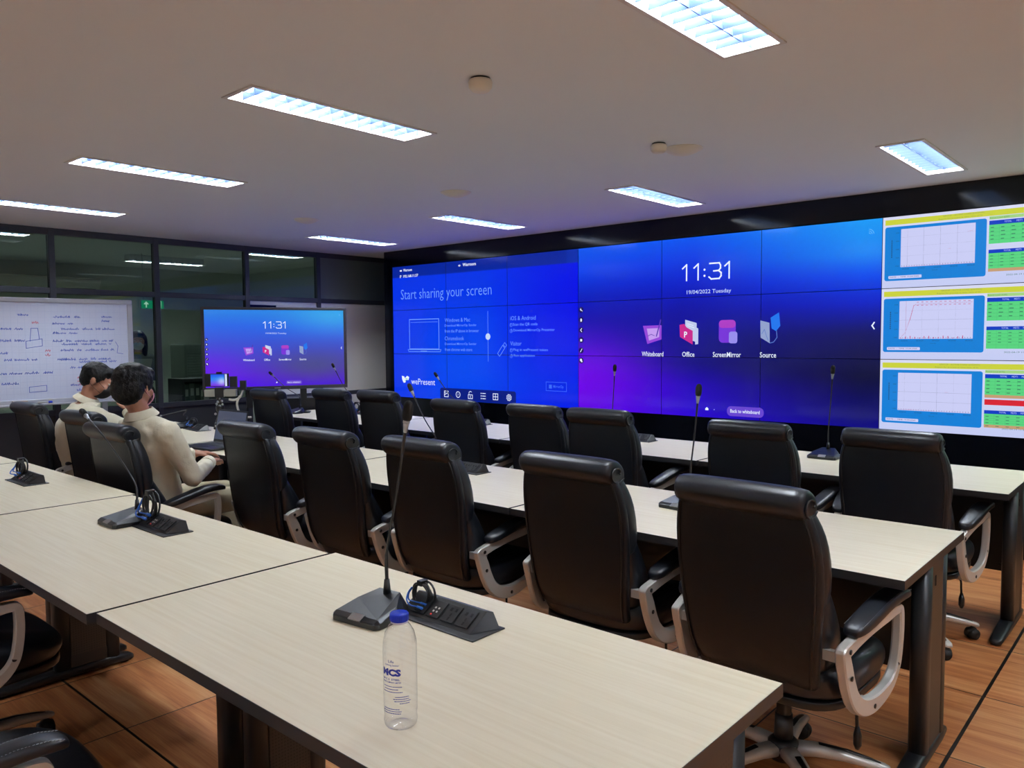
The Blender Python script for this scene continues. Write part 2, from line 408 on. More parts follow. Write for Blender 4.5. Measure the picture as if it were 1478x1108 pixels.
b = MB(); b.b2(LX - .03, LX - .005, YM[5] + .026, RY1, 1.957, CEIL - .06); struct(b.build('wall_left_upper_panel', mat('grey_glass_panel', '5e6868', .3)))
b = MB(); b.b2(LX - .03, LX + .005, 4.86, YM[5] - .03, 0, 1.86); b.b2(LX - .03, LX + .005, YM[5] + .03, RY1 - .02, 0, 1.86)
b.b2(LX - .03, LX - .01, 4.53, RY1, 1.86, 1.905)
d = struct(b.build('door_1', mat('white_door_paint', 'eef0ea', .5), bevel=.003))
b = MB(); b.b2(LX - .03, LX - .005, 4.531, 4.86, .85, 1.86); struct(b.build('wall_left_dark_panel', 'gloss'))

# black glossy cladding around the video wall
b = MB()
x0, x1, zb, zt = S0, S0 + 9 * CW, ST - 3 * CH, ST
b.b2(-7.262, x0 - .004, WY - .012, RY1, 0, CEIL); b.b2(x1 + .004, RX, WY - .012, RY1, 0, CEIL)
b.b2(x0 - .004, x1 + .004, WY - .012, RY1, zt + .004, CEIL); b.b2(x0 - .004, x1 + .004, WY - .012, RY1, 0, zb - .004)
struct(b.build('wall_front_cladding', 'gloss'))

# ------------------------------------------------------------------ pictures shown on the screens
def mixc(a, b, t): t = max(0, min(1, t)); return tuple(p + (q - p) * t for p, q in zip(a, b))
def hx(c): return tuple(int(c[i:i + 2], 16) / 255 for i in (0, 2, 4))
def home_picture(s, t):
    """s across 0..1, t down 0..1 -> sRGB"""
    left = interp([(0, hx('0a58f0')), (.14, hx('0844ee')), (.30, hx('0420c4')), (.45, hx('0a10a8')), (.58, hx('1c08b4')), (.72, hx('3c02d0')), (.86, hx('5202e4')), (1, hx('5a02e8'))], t)
    mid = interp([(0, hx('0a58f4')), (.12, hx('083ce8')), (.25, hx('0420d0')), (.42, hx('060aa0')), (.55, hx('04068c')), (.70, hx('08067e')), (.82, hx('2004b8')), (1, hx('2a06d4'))], t)
    right = interp([(0, hx('1e9cfa')), (.16, hx('1a86f6')), (.27, hx('0c4cf0')), (.40, hx('0620c8')), (.55, hx('050a60')), (.75, hx('060838')), (.9, hx('0a0868')), (1, hx('0c0884'))], t)
    c = mixc(left, mid, s / .45) if s < .45 else mixc(mid, right, (s - .45) / .5)
    d = math.hypot((s - .02) / .28, (t - .78) / .26); return mixc(c, hx('7a00ec'), .75 * math.exp(-d * d))
def share_picture(s, t):
    if t < .088: return hx('0626a0') if s < .95 else hx('0a2fae')
    c = mixc(hx('0434ee'), hx('024af4'), math.exp(-(((s - .42) / .3) ** 2 + ((t - .75) / .4) ** 2)))
    return mixc(c, hx('0208ec'), .9 * max(0, (s - .55) / .45) * (.3 + .7 * abs(math.sin((t + .15) * 3.1))))
def picture_grid(name, x0, x1, z0, z1, y, nx, nz, fn, parent, depth=.03):
    """a screen: lit front face with the picture as colours of its vertices, black sides and back"""
    vs = []; cs = []; fs = []
    for j in range(nz + 1):
        for i in range(nx + 1):
            s, t = i / nx, 1 - j / nz; vs.append((x0 + (x1 - x0) * s, y, z0 + (z1 - z0) * j / nz)); cs.append(lin(fn(s, t)))
    for j in range(nz):
        for i in range(nx): a = j * (nx + 1) + i; fs.append((a, a + 1, a + nx + 2, a + nx + 1))
    n0 = len(vs); nf = len(fs)
    vs += [(x0, y, z0), (x1, y, z0), (x1, y, z1), (x0, y, z1), (x0, y + depth, z0), (x1, y + depth, z0), (x1, y + depth, z1), (x0, y + depth, z1)]
    fs += [tuple(n0 + k for k in q) for q in ((0, 4, 5, 1), (1, 5, 6, 2), (2, 6, 7, 3), (3, 7, 4, 0), (4, 7, 6, 5))]
    cs += [(0, 0, 0, 1)] * 8
    me = bpy.data.meshes.new(name); me.from_pydata(vs, [], fs)
    a = me.color_attributes.new('picture', 'FLOAT_COLOR', 'POINT'); a.data.foreach_set('color', [q for c in cs for q in c])
    me.materials.append(MT['screen']); me.materials.append(MT['blackplastic'])
    me.polygons.foreach_set('material_index', [0] * nf + [1] * 5)
    o = bpy.data.objects.new(name, me); COL.objects.link(o); o.parent = parent; return o

class Board:
    """maps picture units (u across, v down) to the local XZ plane of a screen"""
    def __init__(s, x0, z1, sx, sz, y, par): s.x0, s.z1, s.sx, s.sz, s.y, s.par = x0, z1, sx, sz, y, par; s.b = MB(); s.b.sm = False; s.k = 0
    def p(s, u, v): return (s.x0 + u * s.sx, s.z1 - v * s.sz)
    def start(s): s.b = MB(); s.b.sm = False
    def text(s, t, u0, u1, vbase, hv, bold=.01, lift=0):
        x0, z0 = s.p(u0, vbase); s.b.text(t, x0, z0, (u1 - u0) * s.sx, hv * s.sz, s.y - .0012 - lift, bold)
    def rect(s, u0, u1, v0, v1, lift=0): x0, z1 = s.p(u0, v0); x1, z0 = s.p(u1, v1); s.b.rect(x0, x1, z0, z1, s.y - .0008 - lift)
    def rrect(s, u0, u1, v0, v1, r, lift=0): x0, z1 = s.p(u0, v0); x1, z0 = s.p(u1, v1); s.b.rrect(x0, x1, z0, z1, r * s.sz, s.y - .0008 - lift)
    def poly(s, pts, lift=0): s.b.poly([s.p(*q) for q in pts], s.y - .0008 - lift)
    def line(s, pts, wv, loop=False, lift=0): s.b.line([s.p(*q) for q in pts], wv * s.sz, s.y - .0012 - lift, loop)
    def disc(s, u, v, r, lift=0, n=20): x, z = s.p(u, v); s.b.disc(x, z, r * s.sz, s.y - .0010 - lift, n)
    def ring(s, u, v, r, wv, lift=0, n=20, a0=0, a1=360): s.line([(u + r * s.sz / s.sx * cos(radians(a0 + (a1 - a0) * i / n)), v + r * sin(radians(a0 + (a1 - a0) * i / n))) for i in range(n + 1)], wv, False, lift)
    def done(s, name, m): o = s.b.build(name, m, s.par); s.start(); return o

def draw_home(B):
    """the home page with clock and four icons; 3 x 3 units"""
    W_ = glow('e8f0ff', 1.1)
    for u in (1.225, 1.345, 1.655): B.line([(u, .515), (u + .042, .455), (u + .042, .715)], .024); B.done('clock_digit', W_)
    B.disc(1.452, .555, .018); B.disc(1.452, .655, .018); B.done('clock_colon', W_)
    B.line([(1.505, .46), (1.60, .46), (1.612, .50), (1.612, .545), (1.595, .582), (1.545, .586)], .024); B.line([(1.595, .586), (1.618, .62), (1.618, .67), (1.60, .712), (1.52, .714), (1.498, .68)], .024); B.done('clock_digit', W_)
    B.text('19/04/2022 Tuesday', 1.27, 1.718, .965, .085, .004); B.done('date_text', glow('c8d8fc'))
    for t, u0, u1 in (('Whiteboard', .778, 1.021), ('Office', 1.225, 1.354), ('ScreenMirror', 1.542, 1.817), ('Source', 1.995, 2.144)): B.text(t, u0, u1, 1.995, .085, .006); B.done('icon_caption', W_)
    # four icons
    B.poly([(.79, 1.46), (1.0, 1.455), (1.0, 1.70), (.84, 1.78)]); B.done('whiteboard_icon', glow('9848dc'))
    B.poly([(.835, 1.51), (.975, 1.505), (.975, 1.66), (.86, 1.72)], .0006); B.done('whiteboard_icon_page', glow('c8a0f4'))
    B.line([(.99, 1.37), (.945, 1.64)], .022, lift=.001); B.line([(.85, 1.64), (.885, 1.61), (.92, 1.635)], .01, lift=.001); B.done('whiteboard_icon_pen', glow('5a38b4'))
    B.poly([(1.255, 1.37), (1.375, 1.43), (1.375, 1.75), (1.255, 1.68)]); B.poly([(1.36, 1.50), (1.392, 1.52), (1.392, 1.78), (1.36, 1.79)]); B.done('office_icon_sheet', glow('c4cef0'))
    B.poly([(1.195, 1.455), (1.245, 1.44), (1.27, 1.50), (1.335, 1.56), (1.335, 1.79), (1.20, 1.66)], .0006); B.done('office_icon_folder', glow('cc2c90'))
    B.text('P', 1.245, 1.278, 1.67, .10, .02, .001); B.line([(1.28, 1.44), (1.34, 1.47)], .008, lift=.001); B.line([(1.28, 1.47), (1.35, 1.51)], .008, lift=.001); B.done('office_icon_letter', W_)
    B.rrect(1.60, 1.765, 1.39, 1.76, .07); B.done('mirror_icon', glow('7a38dc'))
    B.rrect(1.60, 1.765, 1.39, 1.52, .06, .0004); B.done('mirror_icon_top', glow('b040c8'))
    B.rrect(1.70, 1.782, 1.58, 1.77, .04, .0008); B.done('mirror_icon_front', glow('9a90f0'))
    B.poly([(1.996, 1.41), (2.08, 1.45), (2.085, 1.77), (2.0, 1.68)]); B.done('source_icon_panel', glow('94a4d0'))
    B.poly([(2.09, 1.37), (2.165, 1.29), (2.178, 1.50), (2.14, 1.58), (2.10, 1.54)]); B.done('source_icon_plug', glow('2478f0'))
    B.line([(2.012, 1.62), (2.035, 1.55), (2.055, 1.66), (2.07, 1.72)], .008, lift=.001); B.line([(2.145, 1.58), (2.15, 1.68), (2.12, 1.75), (2.09, 1.765)], .012, lift=.001); B.done('source_icon_cable', glow('5878c8'))
    # side buttons
    for v in (1.141, 1.329, 1.519, 1.703, 1.898, 2.088): B.disc(.037, v, .055)
    B.done('side_button', glow('140a60'))
    u = .037
    B.poly([(u - .015, 1.135), (u - .002, 1.105), (u - .002, 1.165)], .001); B.line([(u - .004, 1.135), (u + .015, 1.165)], .012)
    B.poly([(u - .014, 1.325), (u, 1.295), (u + .014, 1.325), (u + .010, 1.325), (u + .01, 1.36), (u - .01, 1.36), (u - .01, 1.325)], .001)
    B.line([(u + .006, 1.49), (u - .008, 1.519), (u + .006, 1.548)], .014)
    B.rect(u - .013, u + .013, 1.685, 1.73, .001); B.line([(u + .010, 1.87), (u - .010, 1.925)], .012); B.disc(u - .003, 2.078, .026, .001); B.disc(u + .008, 2.105, .016, .001)
    B.line([(2.950, 1.475), (2.934, 1.519), (2.950, 1.563)], .018)
    B.disc(1.486, 2.857, .018, .001); B.poly([(1.470, 2.85), (1.486, 2.825), (1.502, 2.85), (1.502, 2.878), (1.470, 2.878)], .001); B.disc(1.56, 2.862, .006)
    B.done('side_button_symbol', W_)
    for r in (.02, .045, .07): B.ring(2.896, .215, r, .007, n=6, a0=-85, a1=-5)
    B.done('wifi_symbol', glow('70c0ff'))
    B.rrect(1.687, 2.037, 2.79, 2.95, .07); B.done('back_button', glow('6a48d4'))
    B.text('Back to whiteboard', 1.72, 2.0, 2.895, .058, .012, .0006); B.done('back_button_text', W_)

def draw_share(B):
    L = glow('6a98ff'); L2 = glow('3c6cf4'); W_ = glow('c8dcff'); WW = glow('e4ecff', 1.1)
    B.text('Warroom', .215, .382, .125, .062, .02); B.text('192.168.11.57', .215, .499, .262, .062, .02); B.text('IP', .148, .178, .262, .062, .01)
    B.rect(.148, .188, .085, .115); B.text('Warroom', 1.29, 1.51, .13, .068, .02)
    for r in (.02, .04): B.ring(1.235, .135, r, .012, n=6, a0=-135, a1=-45)
    B.done('network_name_text', WW)
    B.text('Start sharing your screen', .162, 1.758, .83, .30, -.006); B.done('heading_text', L)
    B.line([(.32, 1.22), (.865, 1.22), (.865, 1.885), (.32, 1.885)], .018, True); B.line([(.345, 1.285), (.84, 1.285)], .008)
    B.line([(.285, 1.90), (.90, 1.90), (.885, 1.945), (.30, 1.945)], .012, True); B.line([(.53, 1.93), (.64, 1.93)], .012)
    B.done('laptop_outline', L)
    for t, u0, u1, v in (('Windows & Mac', .974, 1.407, 1.30), ('Chromebook', .969, 1.30, 1.695), ('iOS & Android', 2.044, 2.417, 1.30), ('Visitor', 2.041, 2.209, 1.808)): B.text(t, u0, u1, v, .085, .0)
    B.done('subheading_text', L)
    for t, u0, u1, v in (('Download MirrorOp Sender', .97, 1.512, 1.414), ('from the IP above in browser', .97, 1.55, 1.527), ('Download MirrorOp Sender', .97, 1.509, 1.812), ('from chrome web store', .97, 1.436, 1.927),
                         ('1 Scan the QR code', 2.05, 2.442, 1.42), ('2 Download MirrorOp Presenter', 2.05, 2.684, 1.54), ('1 Plug in wePresent token', 2.05, 2.587, 1.93), ('2 Run application', 2.05, 2.401, 2.044)): B.text(t, u0, u1, v, .066, .004)
    for v in (1.395, 1.515, 1.905, 2.02): B.ring(2.055, v, .034, .006, n=12)
    B.done('instruction_text', L)
    B.line([(1.695, 1.10), (1.695, 2.137)], .010); B.done('divider_line', L)
    B.disc(1.695, 1.622, .068, .001); B.done('divider_dot', W_)
    B.line([(1.845, 1.97), (1.925, 1.80), (1.955, 1.86), (1.875, 2.03)], .012, True); B.line([(1.935, 1.79), (1.955, 1.745), (1.985, 1.80), (1.962, 1.845)], .010, True); B.done('usb_stick_outline', L)
    B.text('wePresent', .339, .784, 2.69, .135, -.004); 
    B.poly([(.155, 2.505), (.205, 2.52), (.215, 2.56), (.26, 2.50), (.30, 2.53), (.285, 2.60), (.235, 2.60), (.225, 2.66), (.19, 2.665), (.165, 2.60)], .0005)
    B.done('brand_mark', WW)
    B.line([(.225, 2.565), (.265, 2.565), (.255, 2.60), (.22, 2.61)], .012, lift=.001); B.done('brand_mark_detail', glow('10b070'))
    B.line([(2.56, 2.515), (2.84, 2.515), (2.84, 2.685), (2.56, 2.685)], .010, True); B.rect(2.60, 2.64, 2.565, 2.64); B.text('MirrorOp', 2.66, 2.80, 2.64, .07, .008); B.done('app_button_outline', L2)
    B.rrect(.875, 2.12, 2.735, 2.992, .05); B.done('toolbar', glow('0a1f84'))
    V = 2.865; a = .062
    B.line([(.984 - a * .55, V - a), (.984 + a * .55, V - a), (.984 + a * .55, V + a), (.984 - a * .55, V + a)], .014, True); B.line([(.984 - .03, V + .02), (.984 + .03, V - .03)], .014); B.line([(.984 - .035, V - .03), (.984 - .01, V - .02)], .012)
    B.ring(1.189, V, a, .013); B.poly([(1.177, V - .032), (1.213, V), (1.177, V + .032)])
    B.line([(1.362, V - .01), (1.432, V - .01), (1.432, V + .07), (1.362, V + .07)], .013, True); B.line([(1.375, V - .02), (1.375, V - .06), (1.395, V - .085), (1.417, V - .07)], .012); B.line([(1.397, V + .015), (1.397, V + .045)], .014)
    for k in (-1, 0, 1): B.disc(1.575, V + k * .055, .013); B.line([(1.595, V + k * .055), (1.645, V + k * .055)], .014)
    B.line([(1.768, V - a), (1.842, V - a), (1.842, V + a), (1.768, V + a)], .013, True); B.line([(1.805, V - a), (1.805, V + a)], .012); B.line([(1.768, V), (1.842, V)], .012)
    B.ring(2.015, V, .024, .012); pts = []
    for k in range(32): r = .066 if (k // 2) % 2 else .05; an = 2 * pi * k / 32; pts.append((2.015 + r * B.sz / B.sx * cos(an), V + r * sin(an)))
    B.line(pts, .011, True)
    B.done('toolbar_symbol', WW)

def draw_report(B, v0, kind):
    """one report page, three cells wide and one cell high"""
    u0 = 0.0
    B.rect(.02, 2.99, v0 + .045, v0 + .118); B.done('title_band', glow('cfd640'))
    B.text('GROUP - ACTIVE LOAD (kW/MW)', .43, .70, v0 + .077, .026, 0, .0004); B.text('Report for process at time ratio of 31', .40, .69, v0 + .112, .024, 0, .0004); B.done('title_text', glow('8c9a5c'))
    B.rrect(.02, .72, v0 + .145, v0 + .896, .03); B.done('chart_background', glow('1682dc'))
    B.rect(.137, .648, v0 + .185, v0 + .712, .0004); B.rrect(.05, .29, v0 + .826, v0 + .868, .01, .0004); B.done('chart_area', glow('cfd2fa'))
    for k in range(4): u = .185 + .115 * k; B.line([(u, v0 + .185), (u, v0 + .712)], .003)
    for k in range(4): v = v0 + .32 + .13 * k - (.0 if kind else .02); v = min(v, v0 + .7); B.line([(.137, v), (.648, v)], .003)
    B.done('chart_grid', glow('7a80b0'))
    for k in range(5): B.text('0%d:00:00' % (k * 2), .15 + .112 * k, .20 + .112 * k, v0 + .745, .014, 0, .0006)
    B.text('Time (h)', .36, .40, v0 + .783, .014, 0, .0006)
    for k in range(5): B.text('%d00' % (k + 1), .10, .125, v0 + .70 - .115 * k, .014, 0, .0006)
    for k in range(9): B.rect(.068, .075, v0 + .33 + .028 * k, v0 + .348 + .028 * k, .0006)
    B.text('DATE  -  TIME 19.04.2565', .06, .27, v0 + .853, .016, 0, .0008)
    for k in range(28): B.rect(.145 + k * .018, .147 + k * .018, v0 + .690, v0 + .706, .0006)
    B.done('axis_text', glow('28406c'))
    if kind == 0: B.line([(.15, v0 + .708), (.645, v0 + .708)], .005); B.line([(.60, v0 + .29), (.63, v0 + .285)], .006); B.line([(.47, v0 + .50), (.485, v0 + .498)], .006)
    if kind == 1:
        B.line([(.145, v0 + .70), (.165, v0 + .66), (.18, v0 + .63), (.20, v0 + .52), (.215, v0 + .44), (.225, v0 + .36), (.24, v0 + .25), (.255, v0 + .235), (.64, v0 + .225)], .008)
        for k in range(12): B.rect(.26 + k * .032, .276 + k * .032, v0 + .203, v0 + .209, .0008); B.rect(.26 + k * .032, .276 + k * .032, v0 + .246, v0 + .252, .0008)
        B.line([(.185, v0 + .185), (.185, v0 + .60)], .003)
        for k in range(14): B.rect(.15 + .033 * k, .155 + .033 * k, v0 + .70 - .03 * abs(sin(k * 2.3)), v0 + .708, .0008)
    if kind == 2: B.line([(.47, v0 + .44), (.495, v0 + .438)], .006); B.line([(.15, v0 + .705), (.22, v0 + .695), (.34, v0 + .705), (.40, v0 + .7)], .005)
    B.done('chart_curve', glow('c43c78'))
    B.rect(.735, 2.97, v0 + .125, v0 + .165); B.done('table_caption', glow('a8d888'))
    B.rect(.735, 2.97, v0 + .18, v0 + .234)
    B.rect(.735, 2.97, v0 + (.555 if kind < 2 else .655), v0 + (.602 if kind < 2 else .702)); B.done('table_header', glow('1440c8'))
    g1 = v0 + (.479 if kind < 2 else .45); h2 = v0 + (.602 if kind < 2 else .702); g2 = v0 + (.845 if kind else .80)
    B.rect(.735, 2.97, v0 + .234, g1); B.rect(.735, 2.97, h2, g2); B.done('table_cells', glow('5cd884'))
    for q in range(5): B.line([(.735, v0 + .234 + (g1 - v0 - .234) * q / 5), (2.97, v0 + .234 + (g1 - v0 - .234) * q / 5)], .002); B.line([(.735, h2 + (g2 - h2) * q / 5), (2.97, h2 + (g2 - h2) * q / 5)], .002)
    for q in range(14): B.line([(.80 + .07 * q, v0 + .234), (.80 + .07 * q, g1)], .0015); B.line([(.80 + .07 * q, h2), (.80 + .07 * q, g2)], .0015)
    B.done('table_grid', glow('3cae68'))
    for q in range(4):
        B.text('TOTAL', .83, .875, v0 + .216, .022, 0, .001); B.text('MDT1', .905 + q * .06, .94 + q * .06, v0 + .216, .022, 0, .001)
        B.text('MDT2', .905 + q * .06, .94 + q * .06, h2 - .015, .022, 0, .001)
    B.text('TOTAL', .83, .875, h2 - .015, .022, 0, .001); B.done('table_header_text', glow('c0d0ff'))
    for r in range(4):
        for q in range(5):
            B.rect(.745 + q * .065, .765 + q * .065 + .004 * ((r * q) % 3), v0 + .265 + r * .05, v0 + .275 + r * .05, .0008)
            B.rect(.745 + q * .065, .765 + q * .065, h2 + .03 + r * .042, h2 + .038 + r * .042, .0008)
    B.text('Rated Load (kW)', .74, .86, v0 + .158, .02, 0, .001); B.text('2022-04-19 11:30', .85, 1.0, v0 + .90, .02, 0, .001); B.done('table_text', glow('3c7860'))
    if kind != 1: B.rect(.735, 2.97, g2, g2 + .04); 
    if kind == 2: B.rect(.735, 2.97, g1, g1 + .04)
    if kind != 1: B.done('table_footer', glow('c8a078'))
    if kind == 2: B.rect(.735, 2.97, v0 + .512, v0 + .585); B.done('table_alarm_row', glow('dc2838'))

# ------------------------------------------------------------------ video wall
vw = thing('video_wall', 'huge lit video wall of joined flat panels in black cladding behind the far tables', 'video wall', (0, WY, 0))
def report_bg(s, t): return mixc(hx('dcdff8'), hx('c8d0f8'), t)
for i in range(9):
    for j in range(3):
        g = .0022
        xa, xb = S0 + i * CW + g, S0 + (i + 1) * CW - g; zb_, za = ST - (j + 1) * CH + g, ST - j * CH - g
        k = i // 3; fn = (share_picture, home_picture, None)[k]
        if k < 2: f2 = (lambda s, t, i=i, j=j, fn=fn: fn(((i % 3) + s) / 3, (j + t) / 3))
        else: f2 = report_bg
        picture_grid('display_panel', xa, xb, zb_, za, -.004 if k != 1 else -.004, 30 if k < 2 else 2, 34 if k == 0 and j == 0 else 18, f2, vw)
B = Board(S0, ST, CW, CH, -.004, vw); draw_share(B)
B = Board(S0 + 3 * CW, ST, CW, CH, -.004, vw); draw_home(B)
B = Board(S0 + 6 * CW, ST, CW, CH, -.004, vw)
for k in range(3): draw_report(B, k, k)

# ------------------------------------------------------------------ interactive display on its stand
# corners measured on the spot; turned a little towards the room
DC = Vector((-7.09, 4.405, 0)); DW, DH = 1.43, .84
ds = thing('interactive_display', 'large flat touch display showing 11:31, standing by the glass partition', 'display', (DC.x, DC.y, 0), radians(64))
zc = 1.385
b = MB()
b.b2(-DW / 2, DW / 2, 0, .07, zc - DH / 2, zc - DH / 2 + .035); b.b2(-DW / 2, DW / 2, 0, .07, zc + DH / 2 - .028, zc + DH / 2)
b.b2(-DW / 2, -DW / 2 + .03, 0, .07, zc - DH / 2 + .035, zc + DH / 2 - .028); b.b2(DW / 2 - .03, DW / 2, 0, .07, zc - DH / 2 + .035, zc + DH / 2 - .028)
b.b2(-DW / 2 + .03, DW / 2 - .03, .03, .07, zc - DH / 2 + .03, zc + DH / 2 - .02)
b.build('bezel', mat('dark_grey_bezel', '3c3b44', .4, metal=.2), ds, bevel=.004)
X0, X1, Z0, Z1 = -DW / 2 + .031, DW / 2 - .031, zc - DH / 2 + .036, zc + DH / 2 - .029
def small_picture(s, t):
    c = interp([(0, hx('2c86e8')), (.2, hx('2c68ea')), (.45, hx('3a52d8')), (.65, hx('4a3ed8')), (.85, hx('5a22e4')), (1, hx('4c14e8'))], t)
    c = mixc(c, hx('3ab0f0'), .8 * math.exp(-(((s - .95) / .35) ** 2 + ((t - .06) / .22) ** 2)))
    c = mixc(c, hx('6c24ec'), .8 * math.exp(-(((s - .02) / .25) ** 2 + ((t - .8) / .25) ** 2)))
    return mixc(c, hx('4a5478'), .75 * math.exp(-(((s - .78) / .38) ** 2 + ((t - .74) / .22) ** 2)))
picture_grid('screen', X0, X1, Z0, Z1, .004, 40, 24, small_picture, ds, .02)
B = Board(X0, Z1, (X1 - X0) / 3, (Z1 - Z0) / 3, .004, ds); draw_home(B)
b = MB(); b.b2(.04, .62, .10, .40, .02, .86)
b.build('stand_cabinet', 'steel', ds, bevel=.004)
for q in (-1, 1): b = MB(); b.b2(q * .27 - .03, q * .27 + .03, .07, .13, .78, 1.6); b.build('stand_upright', 'steel', ds)
b = MB(); b.box((0, 0, 0), (.2, .006, .02)); o = b.build('brand_plate', 'chrome', ds, loc=(0, -.003, zc - DH / 2 + .016)); o.scale = (.3, 1, .5)

# ------------------------------------------------------------------ whiteboard on its stand
wa, wb_ = Vector((-7.60, 1.05, 0)), Vector((-7.36, 3.09, 0)); wd = (wb_ - wa); WL = wd.length
wt = thing('whiteboard', 'wide white marker board covered in blue handwriting, in an aluminium frame before the glass', 'whiteboard', tuple((wa + wb_) / 2), math.atan2(wd.y, wd.x))
h = WL / 2; z0, z1 = .94, 1.846
b = MB(); b.b2(-h, h, 0, .025, z1 - .04, z1); b.b2(-h, h, 0, .025, z0, z0 + .04); b.b2(-h, -h + .045, 0, .025, z0 + .04, z1 - .04); b.b2(h - .045, h, 0, .025, z0 + .04, z1 - .04)
b.build('board_frame', 'alu', wt, bevel=.006)
b = MB(); b.b2(-h + .04, h - .04, .010, .02, z0 + .035, z1 - .035); b.build('writing_surface', 'board', wt)
yb = .0092
b = MB(); b.sm = False
for k in range(1, 40): x = -h + .05 + k * .05; b.line([(x, z0 + .05), (x, z1 - .05)], .0016, yb + .0002) if x < h - .05 else None
for k in range(1, 17): b.line([(-h + .05, z0 + .04 + k * .05), (h - .05, z0 + .04 + k * .05)], .0016, yb + .0002)
b.build('grid_line', 'inkfaint', wt)
def scribble(b, x0, x1, z, hgt, seed, gap=.25):
    rnd = random.Random(seed); x = x0
    while x < x1:
        n = rnd.randint(3, 9); pts = []
        for i in range(n * 3):
            pts.append((x, z + hgt * (.5 + .5 * sin(i * 2.4 + seed)) * rnd.uniform(.35, 1))); x += hgt * rnd.uniform(.10, .34)
            if x > x1: break
        if len(pts) > 1: b.line(pts, .0042, yb - .0002)
        x += hgt * rnd.uniform(.4, 1.2)
b = MB(); b.sm = False
# positions along the board measured from its right end (e) and down from its top (d)
rows = [(.62, .40, .115), (.22, .13, .11), (.63, .44, .175), (.22, .15, .15), (.90, .80, .10), (.56, .11, .225), (.63, .42, .262), (.63, .12, .335), (.56, .14, .365), (.57, .12, .42), (.60, .50, .50), (.58, .12, .505), (.42, .1, .53),
        (.50, .3, .58), (.16, .08, .62), (.50, .38, .74), (.45, .36, .79), (1.25, .86, .225), (1.25, .85, .33), (1.25, .95, .44), (1.3, .74, .50), (1.3, .62, .62), (1.3, .9, .71), (1.95, 1.45, .15), (1.95, 1.4, .25), (1.9, 1.5, .36), (1.95, 1.35, .47), (1.9, 1.45, .60)]
for i, (a, c, d) in enumerate(rows): scribble(b, h - .05 - a * .95, h - .05 - c * .95, z1 - .06 - d * .95, .022, i * 1.7)
def E(e, d): return (h - .05 - e, z1 - .06 - d)
b.line([E(.80, .31), E(.68, .29), E(.68, .35), E(.80, .37)], .004, yb - .0002, True); b.line([E(.77, .31), E(.76, .2), E(.71, .2), E(.70, .29)], .004, yb - .0002)
b.line([E(.79, .70), E(.66, .69), E(.66, .74), E(.79, .745)], .004, yb - .0002, True); b.line([E(.10, .32), E(.08, .36), E(.09, .42), E(.04, .43)], .004, yb - .0002)
b.build('handwriting', 'inkblue', wt)
b = MB(); b.sm = False
for i, (a, c, d) in enumerate([(.75, .70, .16), (.66, .62, .40), (.66, .62, .44), (.15, .03, .585), (.42, .36, .64), (.42, .35, .67), (.42, .36, .70)]): scribble(b, h - .05 - a, h - .05 - c, z1 - .06 - d, .026, i * 2.3 + 9)
b.build('red_handwriting', 'inkred', wt)['label'] = 'red handwriting'
b = MB(); b.b2(-h + .1, h - .1, -.06, .0, z0 - .012, z0 + .004); b.build('marker_tray', 'alu', wt, bevel=.003)
for sx in (-1, 1):
    b = MB(); b.b2(sx * (h - .25) - .02, sx * (h - .25) + .02, .025, .06, .06, z1 - .1); b.b2(sx * (h - .25) - .022, sx * (h - .25) + .022, -.25, .33, .045, .075)
    for yy in (-.22, .30): b.cyl((sx * (h - .25) - .012, yy, .024), (sx * (h - .25) + .012, yy, .024), .024)
    b.build('stand', 'alu', wt)
WTM = Matrix.Translation((wa + wb_) / 2) @ Matrix.Rotation(math.atan2(wd.y, wd.x), 4, 'Z')
def on_tray(x): return tuple(WTM @ Vector((x, -.03, z0 + .004)))
t = thing('board_eraser', 'small brown felt eraser lying on the whiteboard tray', 'eraser', on_tray(h - .92), math.atan2(wd.y, wd.x))
b = MB(); b.b2(-.055, .055, -.022, .022, 0, .018); b.build('felt_pad', 'brown', t, bevel=.003)
b = MB(); b.b2(-.055, .055, -.022, .022, .018, .032); b.build('grip', mat('eraser_grip', 'a89888', .5), t, bevel=.003)
t = thing('marker_pen', 'blue capped marker pen lying on the whiteboard tray beside the eraser', 'pen', on_tray(h - .74), math.atan2(wd.y, wd.x))
b = MB(); b.cyl((-.05, 0, .009), (.03, 0, .009), .008); b.build('barrel', 'white', t)
b = MB(); b.cyl((.03, 0, .009), (.06, 0, .009), .009); b.build('cap', 'bluecap', t)

